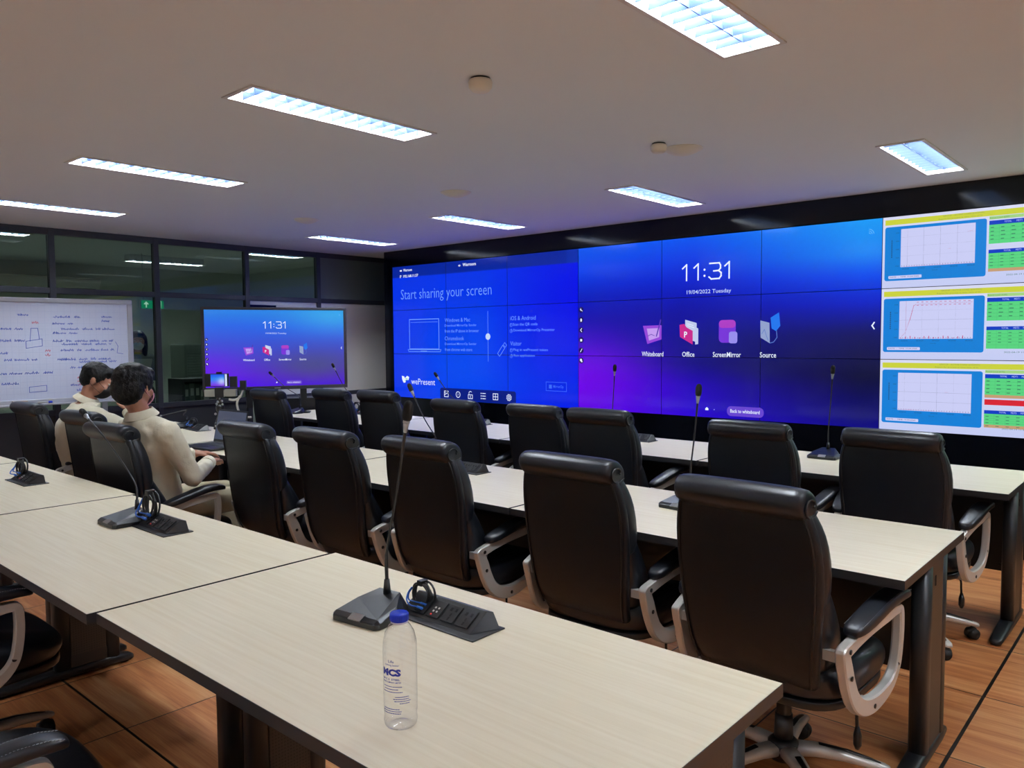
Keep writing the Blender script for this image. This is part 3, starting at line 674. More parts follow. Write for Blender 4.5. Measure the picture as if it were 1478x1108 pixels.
# ------------------------------------------------------------------ conference tables
def make_table():
    t = thing('conference_table', '', 'table', group=None)
    L, D = 1.546, .765
    b = MB(); b.sm = False
    h, d, z0, z1 = L / 2, D / 2, TZ - .028, TZ
    b.b2(-h, h, -d, d, z0, z1); b.mi = [1] * 6; b.mi[5] = 1
    # laminate sheet on top, thin light edge line as on the real top
    b.m = 0; b.b2(-h + .0012, h - .0012, -d + .0012, d - .0012, z1 - .0006, z1 + .0006)
    b.build('tabletop', ['laminate', 'edge'], t)
    for s in (-1, 1):
        x = s * (h - .055); lg = MB(); lg.sm = True
        for y in (.04, .24):
            lg.loft([[(x + .030 * c, y + .036 * q, z) for c, q in (sup(2 * pi * k / 20, 3) for k in range(20))] for z in (.04, z0)])
        lg.b2(x - .026, x + .026, .05, .23, .04, .10); lg.b2(x - .026, x + .026, .05, .23, z0 - .06, z0); lg.b2(x - .012, x + .012, .07, .21, .1, z0 - .06)
        lg.b2(x - .03, x + .03, -.28, .30, z0 - .022, z0)
        o = lg.build('leg', 'steel', t)
        for q in (-1, 1):
            p = MB(); p.b2(x + q * .024 - .002, x + q * .024 + .002, .068, .212, .10, z0 - .06); p.build('perforated_panel', 'perf', o)
            p = MB(); p.b2(x + q * .027 - .001, x + q * .027 + .001, .10, .112, z0 - .11, z0 - .075); p.build('panel_slot', 'perf_hole', o)
        f = MB(); ring = []
        for y, hw, hh in ((-.265, .012, .018), (-.25, .026, .026), (-.1, .032, .036), (.04, .034, .046), (.24, .034, .046), (.32, .028, .030), (.335, .014, .020)):
            ring.append([(x + hw * c, y, .006 + hh / 2 + hh / 2 * q) for c, q in (sup(2 * pi * k / 16, 3.2) for k in range(16))])
        f.loft(ring); f.b2(x - .012, x + .012, -.24, -.2, 0, .01); f.b2(x - .012, x + .012, .28, .31, 0, .01)
        f.build('foot', 'steel', t)
    m = MB(); m.b2(-h + .09, h - .09, .27, .288, .225, z0); m.cyl((h - .13, .269, .26), (h - .13, .262, .26), .008); m.build('modesty_panel', 'steel', t)
    m = MB(); m.b2(-h + .09, h - .09, -.05, .0, z0 - .035, z0 - .001); m.build('cross_beam', 'steel', t)
    return t
TABX = [-1.400, -2.958, -4.518, -6.078]
T0 = make_table(); first = True
for row, (yc, side) in (('front', (1.1735, 'front row')), ('middle', (2.83, 'middle row')), ('far', (4.478, 'far row by the video wall'))):
    for i, x in enumerate(TABX):
        if row == 'front': lab = ['maple topped table in the front row with the water bottle on it', 'front row table directly beyond the bottle table, microphone and blue cable ring on it', 'front row table one before the farthest, cable ring and sockets on it', 'farthest table of the front row, cut off by the photo edge'][i]
        elif row == 'middle': lab = ['middle row table at the right end, its corner beside the perforated leg', 'middle row table with the pop-up socket box between the chairs', 'middle row table with the open laptop on it', 'farthest middle row table, before the man leaning on his hand'][i]
        else: lab = ['far row table at the right end, closest to the report charts', 'far row table under the right part of the share screen page', 'far row table under the blue share screen heading', 'farthest far row table, beside the standing touch display'][i]
        if first: T0.location = (x, yc, 0); T0['label'] = lab; tt = T0; first = False
        else: tt = copy_tree(T0, (x, yc, 0), 0, lab)
        tt.location.y += -.02 if (row == 'front' and i % 2) else 0; tt['group'] = 'conference tables in the ' + ('front' if row == 'front' else row) + ' row'

# ------------------------------------------------------------------ office chair
def make_chair():
    t = thing('office_chair', '', 'chair')
    N = 28
    def ring(cx, cy, cz, hx_, hy, e, tilt=0):
        out = []
        for k in range(N):
            c, s_ = sup(2 * pi * k / N, e); y = s_ * hy; out.append((cx + c * hx_, cy + y * cos(tilt), cz + y * sin(tilt)))
        return out
    # seat
    b = MB(); rs = []
    for z, k, yo in ((.375, .90, 0), (.385, .96, 0), (.405, 1.0, 0), (.44, 1.015, 0), (.468, .99, 0), (.485, .92, 0), (.493, .80, 0), (.496, .45, 0)):
        rs.append([(c * .262 * k, .040 + s_ * .262 * k, z - (.03 * max(0, s_) ** 3 if z > .43 else 0)) for c, s_ in (sup(2 * pi * j / 32, 3.6) for j in range(32))])
    b.loft(rs); b.build('seat', 'leather2', t, subsurf=1)
    b = MB(); b.loft([[(c * .25, .04 + s_ * .255, z) for c, s_ in (sup(2 * pi * j / 32, 3.6) for j in range(32))] for z in (.352, .378)]); b.build('seat_pan', 'blackplastic', t, bevel=.004)
    # back shell: profile of the rear surface
    prof = [(.40, -.190, .185), (.43, -.232, .203), (.50, -.262, .216), (.58, -.275, .226), (.68, -.286, .235), (.78, -.297, .240), (.86, -.309, .238), (.92, -.320, .228), (.965, -.330, .213), (.985, -.335, .202)]
    b = MB(); b.loft([ring(0, y + .028, z, hw, .028, 3.4) for z, y, hw in prof]); b.build('back_shell', 'leather', t, subsurf=1)
    # seam piping round the rear panel
    b = MB(); side = [(hw * .915, y + .0085, z) for z, y, hw in prof[1:-1]]
    xc, yc_, zc_ = side[-1]; top = [(-xc + .012, yc_ - .006, zc_ + .010), (-xc * .6, yc_ - .006, zc_ + .012), (0, yc_ - .006, zc_ + .012), (xc * .6, yc_ - .006, zc_ + .012), (xc - .012, yc_ - .006, zc_ + .010)]
    path = [(-x, y, z) for x, y, z in side] + top + [(x, y, z) for x, y, z in side[::-1]]
    path = smoothpath(path, 3); b.tube(path, .0042, 6); b.build('piping', 'piping', t)
    # front cushions: lumbar pad, upper pad with bulging sides
    b = MB()
    b.loft([ring(0, y, z, hw, th, 3.2) for z, y, hw, th in ((.455, -.155, .19, .04), (.48, -.150, .220, .075), (.54, -.152, .238, .090), (.61, -.172, .240, .086), (.68, -.198, .236, .068), (.74, -.222, .230, .050), (.78, -.232, .215, .035))])
    b.build('lumbar_cushion', 'leather2', t, subsurf=1)
    b = MB()
    b.loft([ring(0, y, z, hw, th, 3.2) for z, y, hw, th in ((.66, -.225, .215, .035), (.69, -.222, .234, .052), (.78, -.232, .245, .056), (.87, -.248, .241, .055), (.93, -.264, .226, .052), (.975, -.280, .206, .045), (1.0, -.29, .192, .04))])
    b.build('upper_cushion', 'leather2', t, subsurf=1)
    # rolled headrest: a cushion folded over the top towards the rear
    b = MB(); rs = []
    for x, k in ((-.209, .55), (-.206, .85), (-.192, 1), (-.1, 1.02), (0, 1.03), (.1, 1.02), (.192, 1), (.206, .85), (.209, .55)):
        rs.append([(x, -.298 + .064 * k * cos(a) * 1.0, .992 + .050 * k * sin(a) - .012 * cos(a) - (.055 * k * max(0, -sin(a)) * max(0, cos(a) + .25))) for a in (2 * pi * j / 20 for j in range(20))])
    b.loft(rs); ro = b.build('headrest_roll', 'leather2', t, subsurf=1)
    for s in (-1, 1):
        b = MB(); sp = [(s * (.2085 + .0004 * k), -.298 + (.052 - .0028 * k) * cos(-.6 - k * .42), .992 + (.040 - .0022 * k) * sin(-.6 - k * .42)) for k in range(16)]
        b.tube(sp, .0035, 6); b.build('roll_seam', 'piping', ro)
    # armrests: closed loop frames with padded tops
    for s in (-1, 1):
        XF = lambda y: s * (.272 + .045 * max(0, min(1, (y + .22) / .38)))
        P = [(-.232, .575), (-.17, .596), (-.08, .618), (.02, .634), (.09, .640), (.122, .628), (.130, .58), (.126, .51), (.110, .44), (.07, .385), (.01, .352), (-.06, .338), (-.125, .352), (-.172, .39), (-.200, .44), (-.218, .49), (-.234, .545)]
        loop = smoothpath([(0, y, z) for y, z in P], 6, True); n = len(loop); b = MB(); b.sm = False; rings = []
        for i, p in enumerate(loop):
            d = (loop[(i + 1) % n] - loop[i - 1]).normalized(); nn = Vector((0, -d.z, d.y))
            if (Vector((0, -.05, .49)) - p).dot(nn) < 0: nn = -nn
            fr = max(0, min(1, (p.y - .03) / .09)); lowrear = max(0, min(1, (.60 - p.z) / .1)) * max(0, min(1, (.10 - p.y) / .15))
            wd_ = .038 - .010 * fr + .016 * lowrear; th = .015; x0 = XF(p.y); q = []
            for a, c in ((-1, -.85), (-.7, -1), (.7, -1), (1, -.85), (1, .80), (.65, 1), (-.65, 1), (-1, .80)):
                q.append(p + Vector((x0, 0, 0)) + nn * (wd_ / 2 * (1 + c)) + Vector((a * th, 0, 0)))
            rings.append(q)
        b.loft(rings, loop=True)
        x0 = XF(-.05); b.b2(min(x0, s * .2), max(x0, s * .2), -.09, .0, .345, .362)
        x0 = XF(-.21); b.b2(min(x0, s * .215), max(x0, s * .215), -.218, -.195, .530, .560)
        fo = b.build('armrest_frame', 'silver', t)
        for yy, zz in ((-.200, .566), (-.190, .485), (-.05, .362), (.095, .455)):
            x0 = XF(yy)
            m = MB(); m.cyl((x0 + s * .0145, yy, zz), (x0 + s * .0172, yy, zz), .0075, n=12); m.build('screw_cap', 'blackplastic', fo)
        b = MB(); rs = []
        for y, z, hw, hh in ((-.175, .608, .014, .008), (-.168, .612, .028, .016), (-.125, .622, .035, .020), (-.06, .640, .036, .021), (.0, .658, .036, .020), (.06, .670, .036, .019), (.11, .672, .035, .018), (.148, .666, .028, .014), (.157, .660, .014, .007)):
            x0 = XF(y)
            rs.append([(x0 + hw * c, y, z + hh * q) for c, q in (sup(2 * pi * k / 20, 3.3) for k in range(20))])
        b.loft(rs); pd = b.build('armrest_pad', 'leather2', t, subsurf=1)
        for q in (-1, 1):
            b = MB()
            for k in range(46):
                y = -.155 + k * .0066; x0 = XF(y)
                z = interp([(-.155, .632), (-.125, .640), (-.06, .659), (.0, .676), (.06, .687), (.11, .688), (.148, .680)], y)
                b.box((x0 + q * .027, y, z - .0025), (.0012, .0045, .0014))
            b.build('stitching', MT['gt'], pd)
    # mechanism, gas column, lever
    b = MB(); b.b2(-.09, .09, -.10, .12, .322, .353); b.cyl((0, 0, .13), (0, 0, .33), .024); b.cyl((0, 0, .11), (0, 0, .22), .032, .028); b.build('gas_column', 'blackplastic', t)
    b = MB(); b.tube(smoothpath([(.09, .0, .335), (.20, -.01, .338), (.235, -.01, .325), (.24, -.01, .285), (.242, -.01, .25)], 4), .005, 6); b.tube([(.242, -.01, .262), (.243, -.01, .235), (.243, -.01, .205), (.243, -.01, .19)], [.006, .013, .013, .006], 8)
    b.build('tilt_lever', 'blackplastic', t)
    hub = MB(); hub.lathe([(.045, .07), (.052, .085), (.05, .125), (.034, .14)], n=20); ho = hub.build('base_hub', 'blackplastic', t)
    for k in range(5):
        a = radians(72 * k + 30); R = R3(rz=a); b = MB(); rs = []
        for x, hw, z, hh in ((.03, .030, .105, .022), (.10, .028, .108, .020), (.19, .024, .098, .016), (.27, .022, .082, .013), (.315, .020, .072, .011), (.328, .012, .070, .007)):
            rs.append([R @ Vector((x, hw * c, z + hh * q)) for c, q in (sup(2 * pi * j / 14, 2.8) for j in range(14))])
        b.loft(rs); lo = b.build('base_leg', 'silver', t)
        b = MB(); rs = []
        for x, hw, z in ((.11, .010, .1295), (.2, .009, .1165), (.27, .008, .0975), (.30, .004, .087)): rs.append([R @ Vector((x, hw * c, z + .0015 * q)) for c, q in (sup(2 * pi * j / 8, 3) for j in range(8))])
        b.loft(rs); b.build('leg_inlay', 'blackplastic', lo)
        b = MB(); c = R @ Vector((.30, 0, 0)); ax = R3(rz=a + .9 * k + .5) @ Vector((0, 1, 0))
        for q in (-1, 1): b.cyl(c + ax * q * .006 + Vector((0, 0, .027)), c + ax * q * .025 + Vector((0, 0, .027)), .027, .024, 18)
        b.ell(c + Vector((0, 0, .034)), (.026, .026, .026), 12, 8); b.cyl(c + Vector((0, 0, .03)), c + Vector((0, 0, .075)), .007, n=8)
        b.build('caster', 'rubber', t)
    return t
CH0 = make_chair()
CHAIRS = [  # row, x, y, turn, height factor, label
    ('M', -1.000, 2.490, -3, 1, 'black office chair at the right end of the middle row, whole silver armrest in view'),
    ('M', -1.735, 2.585, 0, 1, 'black leather office chair in the middle row, second from its right end'),
    ('M', -2.535, 2.565, 0, 1, 'black leather office chair directly behind the nearest gooseneck microphone'),
    ('M', -3.170, 2.52, 0, 1, 'black leather office chair just left of the one behind the nearest microphone'),
    ('M', -3.780, 2.45, 0, 1, 'black leather office chair beside the laptop, on the right of the seated men'),
    ('M', -4.320, 1.97, 4, 1, 'black leather office chair in which the nearer man sits'),
    ('M', -5.230, 2.16, 4, 1, 'empty black leather office chair between the two seated men'),
    ('M', -6.270, 2.18, 2, 1, 'black leather office chair at the left end, in which the farther man sits'),
    ('F', -1.045, 4.100, 0, 1, 'black leather office chair at the right end of the far row, before the report charts'),
    ('F', -1.710, 4.060, 0, 1, 'black leather office chair in the far row under the icon named Source'),
    ('F', -2.620, 4.04, 0, 1.015, 'black leather office chair in the far row overlapping its neighbour, under the purple corner'),
    ('F', -3.300, 4.260, 0, .992, 'black leather office chair in the far row before the right part of the blue page'),
    ('F', -3.960, 4.175, 0, 1, 'black leather office chair in the far row before the page toolbar'),
    ('F', -4.720, 4.10, 0, 1.037, 'black leather office chair in the far row before the left edge of the video wall'),
    ('F', -5.310, 4.09, 0, 1.027, 'black leather office chair in the far row below the right side of the touch display'),
    ('F', -5.900, 3.87, 0, 1.017, 'black leather office chair at the left end of the far row, below the touch display'),
    ('A', -2.080, .440, -4, .96, 'nearest black chair at the lower left, only its stitched armrest and seat in view'),
    ('A', -3.140, .680, 0, 1, 'black chair at the front row, its silver armrest loop cut by the left photo edge'),
]
GR = {'M': 'office chairs at the middle row of tables', 'F': 'office chairs at the far row of tables', 'A': 'office chairs on the near side of the front row'}
for i, (g, x, y, a, kz, lab) in enumerate(CHAIRS):
    if i == 0: o = CH0; o.location = (x, y, 0); o.rotation_euler = (0, 0, radians(a)); o['label'] = lab
    else: o = copy_tree(CH0, (x, y, 0), radians(a), lab, skip=() if g == 'A' else ('stitching',))
    o.scale = (1, 1, kz); o['group'] = GR[g]

# ------------------------------------------------------------------ microphones
def mic(base, head, label, rz=0.0, bend=None, hr=1.0):
    t = thing('gooseneck_microphone', label, 'microphone', (base[0], base[1], TZ + .0006), rz, 'gooseneck microphones on the tables')
    b = MB(); b.sm = False
    bot = [(-.068, -.052), (-.058, -.062), (.058, -.062), (.068, -.052), (.068, .02), (.042, .062), (-.042, .062), (-.068, .02)]
    b.add([(x, y, 0) for x, y in bot] + [(x, y, .013) for x, y in bot] + [(-.060, -.050, .020), (.060, -.050, .020), (.058, .01, .030), (.030, .050, .046), (-.030, .050, .046), (-.058, .01, .030)],
          [tuple(range(8))[::-1]] + [(k, (k + 1) % 8, 8 + (k + 1) % 8, 8 + k) for k in range(8)] +
          [(9, 10, 17, 16), (8, 9, 16), (10, 11, 17), (11, 12, 18, 17), (12, 13, 19, 18), (13, 14, 20, 19), (14, 15, 21, 20), (15, 8, 16, 21), (16, 17, 18, 19, 20, 21)])
    b.v = [(x * 1.22, y * 1.22, z * 1.2) for x, y, z in b.v]; b.build('base', 'mic', t, bevel=.0025)
    b = MB(); b.box((.005, -.0675, .0205), (.042, .022, .003), R3(rx=.52)); b.build('talk_button', 'chrome', t)
    b = MB(); b.cyl((.0, .050, .046), (.0, .050, .086), .011, .007, 14); b.build('neck_socket', 'blackplastic', t)
    inv = Matrix.Rotation(-rz, 4, 'Z')
    hp = inv @ Vector((head[0] - base[0], head[1] - base[1], head[2] - TZ)); s0 = Vector((0, .050, .084))
    if bend: pts = [s0] + [inv @ Vector((q[0] - base[0], q[1] - base[1], q[2] - TZ)) for q in bend] + [hp]
    else: pts = [s0, s0 + Vector((0, 0, .07)) + (hp - s0) * .03, s0.lerp(hp, .5) + Vector((0, 0, .02)), hp]
    P = smoothpath(pts, 7); n = len(P)
    b = MB(); b.tube(P, [.0048 if i < n * .3 else (.0034 if i < n * .8 else .0042) for i in range(n)], 8); b.build('gooseneck', 'mic', t)
    d = (P[-1] - P[-3]).normalized()
    b = MB(); b.tube([hp - d * .03, hp - d * .004], [.0048, .0085 * hr], 10); b.tube([hp - d * .004, hp + d * .003], .0092 * hr, 10); o = b.build('head_collar', 'chrome', t)
    b = MB(); q = [(.0, .010), (.006, .0125), (.02, .0135), (.036, .0130), (.046, .0095), (.050, .004)]
    b.tube([hp + d * (.003 + z) for z, r in q], [r * hr for z, r in q], 12); b.build('foam_windscreen', 'foam', t)
    return t
mic((-1.588, 1.252), (-1.500, 1.297, 1.262), 'large black gooseneck microphone beside the water bottle, nearest of all', rz=.12)
mic((-3.175, 1.275), (-3.60, 1.30, 1.150), 'black gooseneck microphone on the front row bending far over, blue cable ring beside it', rz=.0, bend=[(-3.180, 1.328, .875), (-3.22, 1.322, .93), (-3.40, 1.31, 1.05)])
mic((-1.62, 2.93), (-1.566, 2.95, 1.222), 'black gooseneck microphone on the middle row, upright before the dark screen centre', rz=-.1)
mic((-3.20, 2.93), (-3.36, 2.95, 1.17), 'black gooseneck microphone in the middle row leaning left before the wePresent mark', rz=-.1)
mic((-6.33, 3.02), (-6.70, 3.02, .826), 'low bent gooseneck microphone beside the seated man in the cream shirt', rz=-.5, bend=[(-6.30, 3.03, .86), (-6.24, 3.03, .90), (-6.42, 3.03, .875)], hr=.8)
mic((-1.645, 4.66), (-1.602, 4.64, 1.248), 'black gooseneck microphone standing straight before the right edge of the home page', rz=0)
mic((-3.16, 4.62), (-3.118, 4.64, 1.228), 'black gooseneck microphone in the far row before the purple screen corner', rz=0)
mic((-4.72, 4.62), (-4.93, 4.62, 1.14), 'black gooseneck microphone leaning left before the page toolbar', rz=0)
mic((-6.28, 4.66), (-6.44, 4.64, 1.19), 'black gooseneck microphone leaning left before the right side of the touch display', rz=0)
mic((-6.66, 4.33), (-6.98, 4.28, 1.12), 'black gooseneck microphone at the far row end, before the middle of the touch display', rz=0)

# ------------------------------------------------------------------ pop-up socket boxes with cable bundles
def make_box():
    t = thing('socket_box', '', 'socket box')
    b = MB(); b.b2(-.145, .150, -.058, .058, 0, .004); b.build('flange', 'blackplastic', t, bevel=.0015)
    b = MB(); b.sm = False
    xa, xb = -.135, .118
    b.add([(xa, -.035, .004), (xb, -.035, .004), (xb + .03, .042, .004), (xa, .042, .004), (xa, .028, .046), (xb, .028, .046), (xa, .042, .042), (xb + .008, .042, .042)],
          [(0, 1, 5, 4), (4, 5, 7, 6), (1, 2, 7, 5), (3, 6, 7, 2), (0, 4, 6, 3), (0, 3, 2, 1)])
    b.build('housing', 'blackplastic', t, bevel=.0012)
    def on(x, v): # point on the sloping front: v 0..1 upward
        return Vector((x, -.035 + .063 * v, .004 + .042 * v))
    sl = math.atan2(.042, .063); R = R3(rx=sl)
    for k, x in enumerate((.025, .078)):
        b = MB(); b.box(on(x, .5) + R @ Vector((0, 0, .0015)), (.044, .052, .003), R); o = b.build('socket', 'mic', t, bevel=.001)
        b = MB()
        for dx, dy, sx, sy in ((-.009, .012, .007, .010), (.009, .012, .007, .010), (0, -.004, .004, .009), (0, -.016, .005, .010)): b.box(on(x, .5) + R @ Vector((dx, dy, .0031)), (sx, sy, .0008), R)
        b.build('socket_hole', 'perf_hole', o)
    b = MB(); b.box(on(-.028, .5) + R @ Vector((0, 0, .0015)), (.044, .052, .003), R); o = b.build('port_module', 'mic', t, bevel=.001)
    b = MB()
    for dx, dy in ((-.006, .003), (.006, .003), (-.006, -.008), (.006, -.008)): b.box(on(-.028, .5) + R @ Vector((dx, dy, .0033)), (.005, .005, .001), R)
    b.build('port_label', 'white', o)
    b = MB(); b.cyl(on(-.034, .5) + R @ Vector((0, -.019, .003)), on(-.034, .5) + R @ Vector((0, -.019, .0045)), .0022, n=8); b.build('indicator_lamp', mat('red_indicator', 'c02020', .4, emit='ff3030', es=.6), o)
    b = MB(); b.box(on(-.083, .5) + R @ Vector((0, 0, .0015)), (.05, .052, .003), R)
    for dy in (.012, -.012): b.box(on(-.083, .5) + R @ Vector((.0, dy, .004)), (.022, .018, .006), R)
    b.build('data_port', 'blackplastic', t)
    return t
def make_coil():
    t = thing('cable_bundle', '', 'cable')
    b = MB(); rnd = random.Random(3)
    for k in range(5):
        r = .044 + .003 * k; pts = []
        for i in range(22): a = 2 * pi * i / 22; pts.append((r * .9 * cos(a) + .006 * sin(k * 2.1), .008 * sin(k * 1.7 + a) + .004 * k - .012, .056 + r * sin(a)))
        b.tube(pts, .0042, 6, loop=True)
    b.b2(-.012, .012, -.018, .014, .096, .118)
    b.build('black_cable_loop', 'blackcable', t)
    for k in range(2):
        b = MB(); b.tube(smoothpath([(-.045, -.005 - .008 * k, .08), (-.056 - .004 * k, -.018, .055), (-.045, -.03 - .01 * k, .032), (-.012, -.03 - .022 * k, .03 - .008 * k), (.016, -.026 - .018 * k, .030 - .010 * k)], 5), .003, 6)
        b.tube([(.016, -.026 - .018 * k, .030 - .010 * k), (.042, -.024 - .018 * k, .027 - .010 * k)], [.005, .0062], 6)
        b.build('blue_network_cable', 'bluecable', t)
    return t
BX = make_box(); CB = make_coil()
boxes = [((-1.420, 1.350), 0, 'socket box beside the nearest microphone, two sockets facing the bottle', 'collapsed cable loop with a blue plug between the nearest microphone and its socket box', .45),
         ((-2.975, 1.325), 0, 'socket box on the front row beside the upright cable ring', 'upright black cable ring with two blue leads on the front row', 1),
         ((-4.52, 1.335), 0, 'socket box on the front row near the left photo edge', 'black and blue cable ring near the left photo edge', .8),
         ((-2.99, 2.99), 0, 'socket box on the middle row between two chair backs', 'small cable loop with a blue lead behind a middle row chair', .6),
         ((-6.08, 3.03), -.1, 'socket box on the middle row behind the laptop', 'blue and black cables heaped beside the bent microphone', .6),
         ((-2.96, 4.66), 0, 'socket box on the far row under the purple part of the video wall', 'cable loop with blue plug hidden by a chair under the purple corner', .5),
         ((-4.58, 4.72), 0, 'socket box on the far row between two chairs before the page toolbar', None, 0),
         ((-6.06, 4.68), 0, 'socket box on the far row before the white door', 'upright bright blue cable loop on the far row before the white door', .8)]
fb = fc = True
for (x, y), a, lb, lc, k in boxes:
    if fb: BX.location = (x, y, TZ + .0006); BX.rotation_euler = (0, 0, a); BX['label'] = lb; o = BX; fb = False
    else: o = copy_tree(BX, (x, y, TZ + .0006), a, lb)
    o['group'] = 'pop-up socket boxes in the tabletops'
    if lc:
        q_ = .72 if k < .5 else 1
        lx = -.10; cx, cy = x + lx * cos(a), y + lx * sin(a) + .012
        if fc: CB.location = (cx, cy, TZ + .012); CB['label'] = lc; o = CB; fc = False
        else: o = copy_tree(CB, (cx, cy, TZ + .018), a, lc)
        o.scale = (q_, q_, k if k > .5 else .62); o['group'] = 'cable bundles at the socket boxes'
t = thing('cable_bundle', 'flat black cable coil lying at the left end of the far row', 'cable', (-6.62, 4.42, TZ + .0006), 0, 'cable bundles at the socket boxes')
b = MB()
for k in range(3): b.tube([((.05 + .004 * k) * cos(2 * pi * i / 20), (.035 + .004 * k) * sin(2 * pi * i / 20), .005 + .005 * k) for i in range(20)], .0045, 6, loop=True)
b.build('black_cable_loop', 'blackcable', t)

# ------------------------------------------------------------------ water bottle
bt = thing('water_bottle', 'clear plastic water bottle with a blue cap and blue MCS print on the nearest table', 'bottle', (-1.101, .927, TZ + .0008))
prof = [(.002, .004), (.018, .002), (.027, .0), (.0300, .004), (.0315, .012), (.0300, .022), (.0312, .03), (.0316, .06), (.0316, .100), (.0316, .145), (.0308, .160), (.027, .176), (.0205, .188), (.0150, .194), (.0138, .198)]
b = MB(); b.lathe([(r, z) for r, z in prof], n=40, cap0=True, cap1=False); b.build('body', 'pet', bt)
b = MB(); b.lathe([(.0138, .193), (.0160, .194), (.0160, .1965), (.0138, .1975)], n=28, cap0=False, cap1=False); b.build('neck_ring', mat('milky_plastic', 'd4d8e6', .4), bt)
b = MB(); b.lathe([(.0166, .1975), (.0172, .1985), (.0172, .2105), (.0160, .2120)], n=36)
for k in range(36): a = 2 * pi * k / 36; b.box((.0173 * cos(a), .0173 * sin(a), .2045), (.0008, .0012, .010), R3(rz=a))
b.build('cap', 'bluecap', bt)
def wrap(p):
    a = p[0] / .0319 + math.atan2(-.927, 1.101) - .62; r = .0319; return (r * cos(a), r * sin(a), p[2])
ink = mat('blue_print', '1c2f9c', .5)
b = MB(); b.sm = False
b.text('Life', -.004, .128, .012, .005, 0, .0, wrap); b.text('nothing better', -.012, .121, .03, .005, 0, 0, wrap)
b.text('MCS', -.019, .1035, .040, .0135, 0, .06, wrap); b.text('M C S  STEEL', -.017, .0955, .036, .0035, 0, .02, wrap); b.text('PUBLIC COMPANY LIMITED', -.019, .0905, .040, .0026, 0, .02, wrap)
for z, x0, x1 in ((.083, -.016, .020), (.078, -.014, .014), (.073, -.018, .022), (.064, .010, .034), (.060, .006, .034), (.056, .008, .036), (.052, .018, .034), (.041, -.016, .016), (.037, -.018, .020), (.033, -.016, .018)):
    x = x0
    while x < x1:
        wdt = random.uniform(.0015, .004); b.add([wrap((x, 0, z)), wrap((x + wdt, 0, z)), wrap((x + wdt, 0, z + .0014)), wrap((x, 0, z + .0014))], [(0, 1, 2, 3)], False); x += wdt + .0008
b.build('printed_label', ink, bt)['label'] = 'blue MCS print'

# ------------------------------------------------------------------ laptop
lp = thing('laptop', 'open dark grey laptop with a dim screen in front of the nearer man', 'laptop', (-4.965, 2.575, TZ + .0006), radians(4), None)
b = MB(); b.b2(-.175, .175, -.12, .12, .002, .018); b.build('base', 'laptop', lp, bevel=.003)
b = MB()
for r in range(5):
    for c in range(14): b.b2(-.155 + c * .0222, -.155 + c * .0222 + .0185, .075 - r * .021, .075 - r * .021 + .017, .018, .0195)
b.build('keyboard', mat('laptop_key', '3a3d42', .5), lp)
b = MB(); b.b2(-.05, .05, -.105, -.045, .018, .0186); b.build('touchpad', 'keys', lp)
R = R3(rx=-.22)
b = MB(); b.box(Vector((0, .118, .018)) + R @ Vector((0, .004, .115)), (.35, .007, .23), R); li = b.build('lid', 'laptop', lp, bevel=.002)
b = MB(); b.box(Vector((0, .118, .018)) + R @ Vector((0, -.0006, .118)), (.33, .002, .198), R); b.build('laptop_screen', 'screenoff', li)
b = MB(); b.cyl((-.14, .118, .016), (.14, .118, .016), .007); b.build('hinge', 'keys', lp)

# ------------------------------------------------------------------ phone on a small jointed tripod
PK = 1.15
pt = thing('phone_tripod', 'small jointed black tripod with a white side handle, standing behind the laptop', 'tripod', (-5.90, 3.14, TZ + .0006), radians(48))
b = MB()
for k in range(3):
    a = 2 * pi * k / 3 + .5; b.limb([((.01 * cos(a), .01 * sin(a), .10), .012), ((.035 * cos(a), .035 * sin(a), .055), .011), ((.055 * cos(a), .055 * sin(a), .011), .010)])
b.build('leg', 'blackplastic', pt)
b = MB(); b.cyl((0, 0, .09), (0, 0, .14), .018); b.ell((0, 0, .155), (.03, .03, .035)); b.cyl((0, 0, .17), (0, 0, .235), .02); b.build('ball_head', 'blackplastic', pt)
b = MB()
for x, z in ((-.028, .03), (.03, .03), (.0, .085), (-.03, .115), (-.01, .20), (.02, .205), (-.02, .185), (.024, .18)): b.ell((x * .9, -.022, z), (.009, .006, .009), 8, 6)
b.build('joint_screw', 'chrome', pt)
b = MB(); b.b2(-.10, -.03, -.02, .02, .235, .285); b.b2(.03, .115, -.02, .02, .235, .285); b.b2(-.03, .03, -.022, .022, .23, .30); b.mi = [0] * 12 + [1] * 6
b.build('clamp', [mat('grey_clamp', '8c8a80', .5), 'blackplastic'], pt, bevel=.003)
b = MB(); b.tube(smoothpath([(.06, 0, .215), (.10, 0, .21), (.14, 0, .235), (.16, 0, .29)], 4), .008, 8); b.tube(smoothpath([(.135, 0, .24), (.115, 0, .19), (.125, 0, .13), (.16, 0, .09), (.21, 0, .085)], 4), .008, 8); b.build('side_handle', 'white', pt)
b = MB(); b.b2(.14, .18, -.015, .015, .28, .345); b.b2(.07, .12, -.01, .01, .30, .375); b.build('receiver', 'blackplastic', pt)
ph = thing('smartphone', 'smartphone held sideways on the small tripod, its screen showing the blue video wall', 'phone', (-5.90, 3.14, TZ + .305 * PK), radians(48))
pt.scale = (PK, PK, PK)
b = MB(); b.b2(-.115, .075, -.006, .006, 0, .105); b.build('phone_body', 'blackplastic', ph, bevel=.004)
picture_grid('phone_screen', -.066, .040, .006, .099, -.0068, 12, 8, lambda s, t: mixc(interp([(0, hx('1a50e8')), (.4, hx('2c88f4')), (.7, hx('6a60f0')), (1, hx('7a30e0'))], t), hx('e8f0ff'), .7 * math.exp(-(((s - .8) / .3) ** 2 + ((t - .6) / .3) ** 2))), ph, .002)
b = MB(); b.b2(.045, .06, -.0075, -.0055, .004, .10); b.build('phone_screen_edge', glow('d8e4ff'), ph)
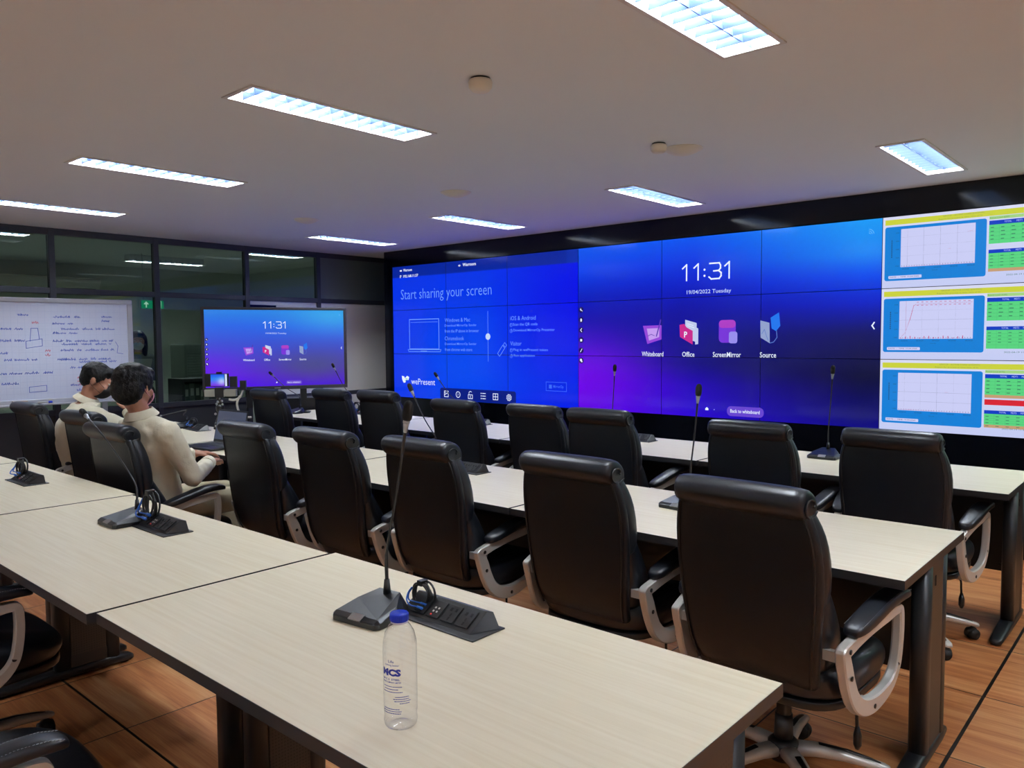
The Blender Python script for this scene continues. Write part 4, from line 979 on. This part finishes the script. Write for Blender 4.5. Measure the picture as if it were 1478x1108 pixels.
b = MB(); b.b2(-.02, .02, -.012, .012, .105, .118); b.build('phone_clip', 'blackplastic', ph)

# ------------------------------------------------------------------ ceiling lights
def make_light():
    t = thing('ceiling_light', '', 'ceiling light')
    hw, hl = LW / 2, LL / 2
    b = MB(); 
    for x0, x1, y0, y1 in ((-hw - .014, -hw + .004, -hl - .014, hl + .014), (hw - .004, hw + .014, -hl - .014, hl + .014), (-hw + .004, hw - .004, -hl - .014, -hl + .004), (-hw + .004, hw - .004, hl - .004, hl + .014)): b.b2(x0, x1, y0, y1, -.006, .0)
    b.build('rim', 'white', t)
    b = MB(); b.sm = False; h = .075; q = .004
    b.add([(-hw + q, -hl + q, .0), (hw - q, -hl + q, .0), (hw - q, hl - q, .0), (-hw + q, hl - q, .0), (-hw + .03, -hl + q, h), (hw - .03, -hl + q, h), (hw - .03, hl - q, h), (-hw + .03, hl - q, h)],
          [(0, 1, 5, 4), (1, 2, 6, 5), (2, 3, 7, 6), (3, 0, 4, 7), (4, 5, 6, 7)])
    b.build('reflector', MT['reflector'], t)
    for s in (-1, 1):
        b = MB(); b.cyl((s * .05, -hl + .03, .052), (s * .05, hl - .03, .052), .013, n=10); b.build('fluorescent_tube', MT['tube'], t)
    b = MB(); b.sm = False
    # parabolic louvre: cross blades, wider at the top, and a centre blade
    n = 13
    for k in range(1, n):
        y = -hl + LL * k / n
        b.add([(-hw + .004, y - .001, .002), (hw - .004, y - .001, .002), (hw - .004, y - .008, .030), (-hw + .004, y - .008, .030), (-hw + .004, y + .001, .002), (hw - .004, y + .001, .002), (hw - .004, y + .008, .030), (-hw + .004, y + .008, .030)],
              [(0, 1, 2, 3), (5, 4, 7, 6), (3, 2, 6, 7), (4, 5, 1, 0)])
    b.b2(-.002, .002, -hl + .004, hl - .004, .002, .030)
    b.build('louvre', MT['louvre'], t)
    return t
MT['reflector'] = mat('white_reflector', 'e4e8ea', .35)
MT['louvre'] = mat('louvre_aluminium', '5a6c8c', .3, metal=.6)
MT['tube'] = mat('fluorescent_tube_glass', 'ffffff', .3, emit='f1f8ff', es=TUBE)
CL = make_light()
rown = {LIGHT_Y[0]: 'behind the camera', LIGHT_Y[1]: 'over the front tables', LIGHT_Y[2]: 'near the video wall'}
order = ['farthest left', 'second from the left', 'third from the left', 'fourth from the left', 'fifth from the left', 'last on the right']
f1 = True
for y in LIGHT_Y:
    for i, x in enumerate(LIGHT_X):
        lab = 'louvred ceiling light, %s of the row %s' % (order[i], rown[y])
        if f1: CL.location = (x, y, CEIL); CL['label'] = lab; o = CL; f1 = False
        else: o = copy_tree(CL, (x, y, CEIL), 0, lab)
        o['group'] = 'ceiling lights ' + rown[y]

for x, y, lab in ((-10.25, 4.75, 'louvred ceiling light deep in the space beyond the glass'), (-10.25, 1.5, 'unseen light added beyond the glass above the whiteboard end, brightening that space'), (-8.47, 2.25, 'louvred ceiling light in the space beyond the glass, above the whiteboard'), (-8.45, 5.25, 'louvred ceiling light in the space beyond the glass, above the touch display')):  # the one above the whiteboard end is added to brighten the space beyond
    o = copy_tree(CL, (x, y, CEIL), 0, lab); o.scale = (.9, .72 if x > -9 else 1, 1); o['group'] = 'ceiling lights beyond the glass'

# ------------------------------------------------------------------ ceiling devices
def detector(x, y, lab, k=1.0):
    t = thing('smoke_detector', lab, 'smoke detector', (x, y, CEIL), 0, 'smoke detectors on the ceiling')
    b = MB(); b.lathe([(.03 * k, -.007), (.039 * k, -.006), (.040 * k, 0)], n=24); b.build('base', 'blackplastic', t)
    b = MB(); b.lathe([(.012 * k, -.052), (.034 * k, -.049), (.046 * k, -.036), (.048 * k, -.016), (.045 * k, -.0075)], n=24); b.build('cover', 'offwhite', t)
detector(-2.165, 2.28, 'small round smoke detector above the front row, nearest on the ceiling')
detector(-2.185, 3.666, 'small round smoke detector touching the flat speaker disc', .9)
for x, y, lab in ((-2.150, 3.86, 'flat domed ceiling speaker beside the smoke detector'), (-3.95, 3.90, 'flat domed ceiling speaker above the middle of the room'), (-5.75, 3.89, 'flat domed ceiling speaker farthest away, above the touch display')):
    t = thing('ceiling_speaker', lab, 'speaker', (x, y, CEIL), 0, 'domed speakers on the ceiling')
    b = MB(); b.lathe([(.0, -.036), (.02, -.035), (.05, -.029), (.08, -.017), (.097, -.006), (.1, 0)][1:], n=32); b.build('dome', 'offwhite', t)
    b = MB(); b.lathe([(.098, -.006), (.106, -.004), (.108, 0)], n=32, cap0=False); b.build('rim', 'offwhite', t)

# ------------------------------------------------------------------ people
def head_mesh(b, c, R, ear=True):
    def e(p, r, q=None): b.ell(Vector(c) + R @ Vector(p), r, 16, 11, R if q is None else R @ q)
    e((0, -.012, .025), (.077, .096, .090)); e((0, .030, -.028), (.063, .064, .082)); e((0, .040, -.078), (.044, .044, .034))
    e((0, .086, .024), (.050, .014, .012)); e((0, .099, -.012), (.009, .012, .026)); e((0, .106, -.030), (.014, .012, .010))
    e((0, .089, -.062), (.024, .012, .006)); e((0, .088, -.074), (.020, .012, .007))
    for s in (-1, 1):
        e((s * .042, .066, -.030), (.022, .024, .024)); e((s * .032, .082, .004), (.014, .010, .010))
        e((s * .079, -.008, -.008), (.008, .017, .031)); e((s * .085, -.014, .006), (.006, .014, .016))
def hand(b, w, d, n, side, curl=.5, k=1.0):
    """palm and five separate fingers; w wrist, d pointing direction, n palm normal (down), side +1 when the thumb leaves towards d x n"""
    d = Vector(d).normalized(); n = Vector(n); n = (n - d * n.dot(d)).normalized(); s = d.cross(n) * side; w = Vector(w)
    M3 = Matrix((s, d, -n)).transposed().to_4x4()
    b.ell(w + d * .045 * k, (.040 * k, .052 * k, .014 * k), 14, 9, M3); b.ell(w + d * .02 * k + s * .016 * k, (.020 * k, .032 * k, .016 * k), 12, 8, M3)
    for i, (o, L) in enumerate(((.029, .070), (.010, .078), (-.010, .073), (-.028, .057))):
        p = w + d * .084 * k + s * o * k; a = .15 + curl * .35; pr = [(p - d * .02 * k, .0092 * k)]; q = p
        for j, (f, r) in enumerate(((.46, .0084), (.30, .0078), (.24, .0070))):
            q = q + (d * cos(a) + n * sin(a)) * L * f * k; pr.append((q.copy(), r * k)); a += curl * (.75 - .05 * i)
        b.limb(pr)
    t0 = w + d * .022 * k + s * .028 * k; dd = (d * .72 + s * .68 + n * .25).normalized(); t1 = t0 + dd * .034 * k; t2 = t1 + (dd + d * .5 + n * .2).normalized() * .028 * k
    b.limb([(t0, .013 * k), (t1, .0105 * k), (t2, .0082 * k)])
def rings_body(b, L, k=1.0, n=26):
    rs = []
    for c, hw, hd, yaw in L:
        R = R3(rz=yaw); rs.append([Vector(c) + R @ Vector((hw * k * x, hd * k * y, 0)) for x, y in (sup(2 * pi * j / n, 2.5) for j in range(n))])
    b.loft(rs)
def seated(label, head_c, head_R, torso, arms, legs, hair, mask_mat, skin, k_hand=1.0, extra=None):
    t = thing('person', label, 'person', (torso[0][0][0], torso[0][0][1], 0))
    off = -Vector(t.location); X = Matrix.Translation(off)
    def mb(): q = MB(); q.X = X; return q
    hc = Vector(head_c); base = Vector(torso[-1][0])
    b = mb(); head_mesh(b, hc, head_R)
    b.limb([(hc + head_R @ Vector((0, -.018, -.06)), .054), (hc.lerp(base, .62) + Vector((0, -.012, 0)), .052), (base + Vector((0, 0, -.03)), .066)])
    rings_body(b, torso, .90)
    for A in arms:
        sh, el, wr, d, n, sd, cu = A; b.limb([(sh, .050), (Vector(sh).lerp(Vector(el), .5), .043), (el, .036), (Vector(el).lerp(Vector(wr), .35), .038), (wr, .026)]); hand(b, wr, d, n, sd, cu, k_hand)
        b.limb([(sh, .05), (base + (Vector(sh) - base) * .4 + Vector((0, 0, -.02)), .05)])
    for hip, kn, an in legs: b.limb([(hip, .080), (kn, .052), (an, .036)])
    body = b.build('body', skin, t, remesh=.0065)
    # shirt
    b = mb(); rings_body(b, torso, 1.05)
    for A in arms:
        sh, el, wr = Vector(A[0]), Vector(A[1]), Vector(A[2]); dv = (wr - el)
        b.limb([(base + (sh - base) * .35 + Vector((0, 0, -.015)), .062), (sh, .066), (sh.lerp(el, .5), .060), (el, .053), (el + dv * .45, .048), (el + dv * .90, .040)])
    o = b.build('shirt', 'shirt', t, remesh=.010)
    tx = bpy.data.textures.get('folds') or bpy.data.textures.new('folds', 'CLOUDS'); tx.noise_scale = .07
    dm = o.modifiers.new('folds', 'DISPLACE'); dm.texture = tx; dm.strength = .016; dm.mid_level = .5
    for A in arms:
        el, wr = Vector(A[1]), Vector(A[2]); dv = (wr - el); c = mb(); c.tube([el + dv * .80, el + dv * .97], [.043, .041], 16); c.build('cuff', 'shirt', o, bevel=.003)
    # folded collar
    nb = hc.lerp(base, .80) + Vector((0, -.006, 0)); ax = (hc - base).normalized(); c = mb()
    u = ax.cross(Vector((1, 0, 0))).normalized(); v = ax.cross(u)
    rs = []
    for i in range(28):
        a = 2 * pi * i / 28; q = u * cos(a) + v * sin(a)
        rs.append([nb + q * .060 + ax * .016, nb + q * .065 + ax * .019, nb + q * .092 - ax * .022, nb + q * .088 - ax * .027, nb + q * .066 - ax * .006])
    c.loft(rs, loop=True); c.build('collar', 'shirt', o, bevel=.002)
    # trousers and shoes
    b = mb(); rings_body(b, [(torso[0][0], torso[0][1] * 1.06, torso[0][2] * 1.12, torso[0][3]), (Vector(torso[0][0]) + Vector((0, 0, .09)), torso[0][1] * 1.03, torso[0][2] * 1.05, torso[0][3])])
    for hip, kn, an in legs: b.limb([(hip, .092), (Vector(hip).lerp(Vector(kn), .5), .080), (kn, .066), (Vector(kn).lerp(Vector(an), .5), .058), (Vector(an) + Vector((0, 0, .03)), .050)])
    b.build('trousers', 'khaki', t, remesh=.012)
    for hip, kn, an in legs:
        b = mb(); a = Vector(an); b.ell(a + Vector((0, .06, -.035)), (.042, .115, .036)); b.limb([(a + Vector((0, 0, -.01)), .042), (a + Vector((0, -.01, .03)), .042)]); b.build('shoe', 'shoe', t, remesh=.008)
    # hair
    b = mb()
    for p, r in hair: b.ell(hc + head_R @ Vector(p), r, 18, 12, head_R)
    o = b.build('hair', 'hair', t, remesh=.006)
    tx = bpy.data.textures.get('strands') or bpy.data.textures.new('strands', 'CLOUDS'); tx.noise_scale = .018
    dm = o.modifiers.new('strands', 'DISPLACE'); dm.texture = tx; dm.strength = .010; dm.mid_level = .5
    # mask: a shell over nose, mouth and chin with ear loops
    b = mb(); rs = []
    for i, (z, y0, hw) in enumerate(((.004, .108, .018), (-.012, .124, .040), (-.035, .128, .058), (-.060, .122, .060), (-.085, .108, .050), (-.104, .088, .036), (-.112, .070, .026))):
        row = []
        for j in range(11):
            u_ = -1 + 2 * j / 10; row.append(hc + head_R @ Vector((hw * 1.12 * sin(u_ * 1.35) / sin(1.35), y0 - (.070 if i else .02) * (1 - cos(u_ * 1.35)), z)))
        rs.append(row)
    b.loft(rs, False, False, False)
    o = b.build('face_mask', mask_mat, t, subsurf=1); so = o.modifiers.new('thick', 'SOLIDIFY'); so.thickness = .003
    for s in (-1, 1):
        c = mb()
        for z0_, z1_ in ((-.028, .022), (-.075, -.034)): c.tube(smoothpath([hc + head_R @ Vector(q) for q in ((s * .060, .072, z0_), (s * .075, .03, (z0_ + z1_) / 2), (s * .084, -.012, z1_))], 5), .0016, 6)
        c.tube(smoothpath([hc + head_R @ Vector(q) for q in ((s * .084, -.012, .022), (s * .083, -.034, -.004), (s * .084, -.012, -.034))], 5), .0016, 6)
        c.build('ear_loop', mask_mat, o)
    for s in (-1, 1):
        c = mb(); c.ell(hc + head_R @ Vector((s * .032, .083, .006)), (.013, .009, .006), 12, 8, head_R); eo = c.build('eye', 'white', t)
        c = mb(); c.ell(hc + head_R @ Vector((s * .032, .0905, .006)), (.0052, .003, .0052), 10, 6, head_R); c.build('iris', 'hair', eo)
        c = mb(); c.ell(hc + head_R @ Vector((s * .033, .094, .026)), (.018, .005, .004), 12, 6, head_R); c.build('eyebrow', 'hair', t)
    return t
HAIR_SHORT = [((0, -.022, .040), (.086, .101, .084)), ((0, -.058, -.002), (.076, .058, .070)), ((0, .052, .078), (.060, .044, .034)), ((.070, .004, .03), (.016, .030, .042)), ((-.070, .004, .03), (.016, .030, .042))]
HAIR_FULL = [((0, -.020, .045), (.097, .110, .088)), ((0, -.060, -.006), (.092, .064, .092)), ((0, .060, .074), (.072, .048, .042)), ((.078, .0, .03), (.020, .036, .052)), ((-.078, .0, .03), (.020, .036, .052)), ((.02, -.05, .10), (.06, .05, .03))]
# nearer man
yaw2 = radians(122 - 90)
p2 = seated('person with full black hair and cream shirt seen from behind, forearm towards the open laptop', (-4.270, 1.790, 1.225), R3(rx=radians(-4), rz=yaw2),
    [((-4.30, 1.93, .515), .165, .125, .02), ((-4.30, 1.90, .62), .160, .115, .02), ((-4.295, 1.87, .76), .165, .112, .05), ((-4.285, 1.85, .90), .190, .112, .08), ((-4.275, 1.84, .99), .185, .098, .10), ((-4.27, 1.83, 1.05), .105, .078, .10)],
    [((-4.075, 1.87, .985), (-4.055, 1.99, .735), (-4.255, 2.19, .775), (-.55, .62, .0), (0, 0, -1), 1, .5), ((-4.455, 1.83, .985), (-4.575, 2.01, .745), (-4.535, 2.24, .790), (.12, .9, -.02), (0, 0, -1), -1, .5)],
    [((-4.20, 1.98, .560), (-4.17, 2.38, .555), (-4.17, 2.44, .085)), ((-4.40, 1.98, .560), (-4.45, 2.38, .555), (-4.45, 2.44, .085))], HAIR_FULL, 'maskpink', 'skin')
# farther man, leaning his face on his hand
yaw1 = radians(58 - 90)
p1 = seated('person with short hair, black face mask and cream shirt, face leaning on one hand', (-5.760, 2.165, 1.200), R3(rx=radians(-24), rz=yaw1),
    [((-6.14, 2.14, .515), .165, .125, -.1), ((-6.10, 2.12, .62), .160, .118, -.1), ((-6.03, 2.09, .76), .168, .118, -.15), ((-5.93, 2.08, .90), .192, .118, -.2), ((-5.86, 2.09, .985), .185, .105, -.25), ((-5.81, 2.105, 1.045), .105, .085, -.25)],
    [((-5.67, 2.07, .975), (-5.50, 2.33, .835), (-5.660, 2.318, .985), (-.16, -.28, .93), (-.6, -.6, .1), 1, .9), ((-6.05, 2.14, .975), (-6.10, 2.40, .815), (-5.93, 2.58, .795), (.6, .6, 0), (0, 0, -1), -1, .4)],
    [((-6.04, 2.20, .560), (-6.00, 2.58, .555), (-6.0, 2.64, .085)), ((-6.24, 2.20, .560), (-6.28, 2.58, .555), (-6.28, 2.64, .085))], HAIR_SHORT, 'maskblack', 'skin')

# standing woman beyond the glass
wx, wy, fy = -9.45, 4.02, math.atan2(-.39, .92) - pi / 2
t = thing('person', 'person with long black hair and pale mask standing beyond the glass, holding paper', 'person', (wx, wy, 0), fy)
b = MB(); I = Matrix.Identity(4); hc = Vector((0, 0, 1.47)); head_mesh(b, hc, I)
b.limb([((0, -.02, 1.40), .045), ((0, -.03, 1.30), .050)])
rings_body(b, [((0, 0, .86), .13, .09, 0), ((0, 0, 1.0), .12, .085, 0), ((0, 0, 1.15), .14, .09, 0), ((0, -.01, 1.26), .15, .08, 0), ((0, -.02, 1.32), .08, .06, 0)])
for s in (-1, 1):
    b.limb([((s * .15, -.01, 1.26), .040), ((s * .20, .02, 1.03), .034), ((s * .09, .20, 1.10), .026)]); hand(b, (s * .09, .20, 1.10), (-s * .3, .8, .25), (-s * .8, 0, -.4), -s, .5, .9)
    b.limb([((s * .075, 0, .86), .085), ((s * .08, .01, .48), .055), ((s * .085, 0, .09), .035)])
b.build('body', 'skin2', t, remesh=.009)
b = MB(); rings_body(b, [((0, 0, .80), .155, .11, 0), ((0, 0, 1.0), .14, .10, 0), ((0, 0, 1.15), .155, .105, 0), ((0, -.01, 1.27), .16, .09, 0), ((0, -.02, 1.33), .085, .068, 0)])
for s in (-1, 1): b.limb([((s * .14, -.01, 1.26), .055), ((s * .20, .02, 1.03), .046), ((s * .13, .13, 1.07), .038)])
b.build('shirt', 'greycloth', t, remesh=.012)
b = MB()
for s in (-1, 1): b.limb([((s * .075, 0, .86), .10), ((s * .08, .01, .48), .07), ((s * .085, 0, .10), .055)])
b.build('trousers', 'darkcloth', t, remesh=.012)
for s in (-1, 1): b = MB(); b.ell((s * .085, .05, .042), (.04, .11, .04)); b.build('shoe', 'shoe', t)
b = MB()
for p, r in [((0, -.025, .045), (.090, .104, .086)), ((0, -.065, -.06), (.092, .055, .13)), ((0, .055, .075), (.075, .045, .035)), ((.085, -.02, -.05), (.022, .05, .12)), ((-.085, -.02, -.05), (.022, .05, .12)), ((.07, .03, -.12), (.03, .04, .09)), ((-.07, .03, -.12), (.03, .04, .09))]: b.ell(hc + Vector(p), r, 16, 10)
b.build('hair', 'hair', t, remesh=.008)
b = MB(); b.ell(hc + Vector((0, .050, -.052)), (.064, .074, .052), 16, 10); b.build('face_mask', 'white', t)
for s in (-1, 1): b = MB(); b.ell(hc + Vector((s * .032, .083, .006)), (.013, .009, .006), 12, 8); b.build('eye', 'white', t)
t2 = thing('paper_sheets', 'pale sheets of paper held by the person beyond the glass', 'paper', (wx, wy, 1.10), fy)
b = MB(); b.X = Matrix.Translation((-.02, .30, .06)) @ R3(rx=.75, rz=.2)
for k in range(3): b.box((.004 * k, .003 * k, .0015 * k), (.21, .297, .001))
b.build('sheet', 'paper', t2)

# ------------------------------------------------------------------ things beyond the glass
t = thing('exit_sign', 'lit green exit sign with arrow and running figure hanging beyond the glass', 'exit sign', (-9.30, 4.14, 1.90), radians(90))
b = MB(); b.b2(-.14, .14, 0, .03, -.055, .055); b.build('housing', 'white', t, bevel=.003)
b = MB(); b.b2(-.13, .13, -.003, .0, -.047, .047); b.build('lit_face', mat('exit_green', '0a5030', .4, emit='18a060', es=.75), t)
b = MB(); b.sm = False; b.line([(-.075, -.03), (-.075, .02)], .014, -.0045); b.poly([(-.105, .005), (-.045, .005), (-.075, .036)], -.0045); b.poly([(-.105, .0), (-.045, .0), (-.075, .036)], -.0046)
b.disc(.055, .030, .009, -.0045); b.line([(.05, .018), (.042, -.008)], .013, -.0045); b.line([(.05, .016), (.075, .004)], .007, -.0045); b.line([(.05, .016), (.025, .008)], .007, -.0045); b.line([(.042, -.008), (.065, -.02), (.06, -.04)], .008, -.0045); b.line([(.042, -.008), (.025, -.025), (.008, -.028)], .008, -.0045)
b.line([(.10, -.04), (.10, .04), (.015, .04)], .004, -.0045)
b.build('pictogram', mat('sign_white', 'c8dcd0', .5, emit='d8ffe8', es=.8), t)
b = MB(); b.cyl((-.1, .015, .055), (-.1, .015, CEIL - 1.90), .004, n=8); b.cyl((.1, .015, .055), (.1, .015, CEIL - 1.90), .004, n=8); b.build('hanging_rod', 'chrome', t)
t = thing('reflected_air_conditioner', 'long white air conditioner reflected in the glass, built as a solid unit beyond it', 'air conditioner', (-11.86, 3.72, 2.13), radians(90))  # solid unit stands in for a reflection in the partition glass
b = MB(); b.b2(-.75, .75, -.26, .14, .0, .22); b.build('case', 'white', t, bevel=.03)
b = MB(); b.b2(-.66, .66, -.268, -.25, .02, .07); b.build('air_outlet', 'blackplastic', t)
t = thing('louvred_cabinet', 'grey cabinet with slatted doors standing beyond the glass', 'cabinet', (-9.9, 5.10, 0), radians(90))
b = MB(); b.b2(-.30, .30, 0, .40, 0, 1.42); b.build('carcass', 'cabinet', t, bevel=.004)
for s in (-1, 1):
    b = MB(); b.b2(s * .15 - .14, s * .15 + .14, -.018, 0, .06, 1.38); o = b.build('door', 'cabinet', t, bevel=.003)
    b = MB()
    for k in range(16): b.box((s * .15, -.022, .78 + k * .035), (.24, .008, .016), R3(rx=.5))
    b.build('slat_panel', 'cabinet', o)
    b = MB(); b.b2(s * .03 - .006, s * .03 + .006, -.03, -.018, .55, .66); b.build('handle', 'chrome', o)
t = thing('side_shelf', 'low dark shelf unit beyond the glass, below the slatted cabinet level', 'shelf', (-8.75, 4.55, 0), radians(90))
b = MB(); b.b2(-.35, .35, 0, .35, 0, .03); b.b2(-.35, -.32, 0, .35, .03, 1.0); b.b2(.32, .35, 0, .35, .03, 1.0); b.b2(-.35, .35, 0, .35, 1.0, 1.03); b.b2(-.32, .32, .33, .35, .03, 1.0); b.build('frame', 'darkwall', t)
for z in (.34, .67): b = MB(); b.b2(-.32, .32, .01, .33, z, z + .02); b.build('shelf_board', 'darkwall', t)
rnd = random.Random(5); x = -.30
for k in range(9):
    wv = rnd.uniform(.035, .07)
    if x + wv > .31: break
    hh = rnd.uniform(.22, .29); bo = thing('ring_binder', 'grey-green ring binder on the shelf beyond the glass', 'binder', (-8.75 - .05, 4.55 + x + wv / 2, .69), radians(90), 'ring binders on the shelf beyond the glass')
    b = MB(); b.b2(-wv / 2, wv / 2, 0, .22, .0006, hh); b.build('cover', mat('binder_%d' % k, ('5a6a60', '6e7c74', '46524c')[k % 3], .6), bo, bevel=.002)
    b = MB(); b.b2(-wv * .3, wv * .3, -.0015, .0002, hh * .5, hh * .8); b.build('spine_label', 'paper', bo); x += wv + .004
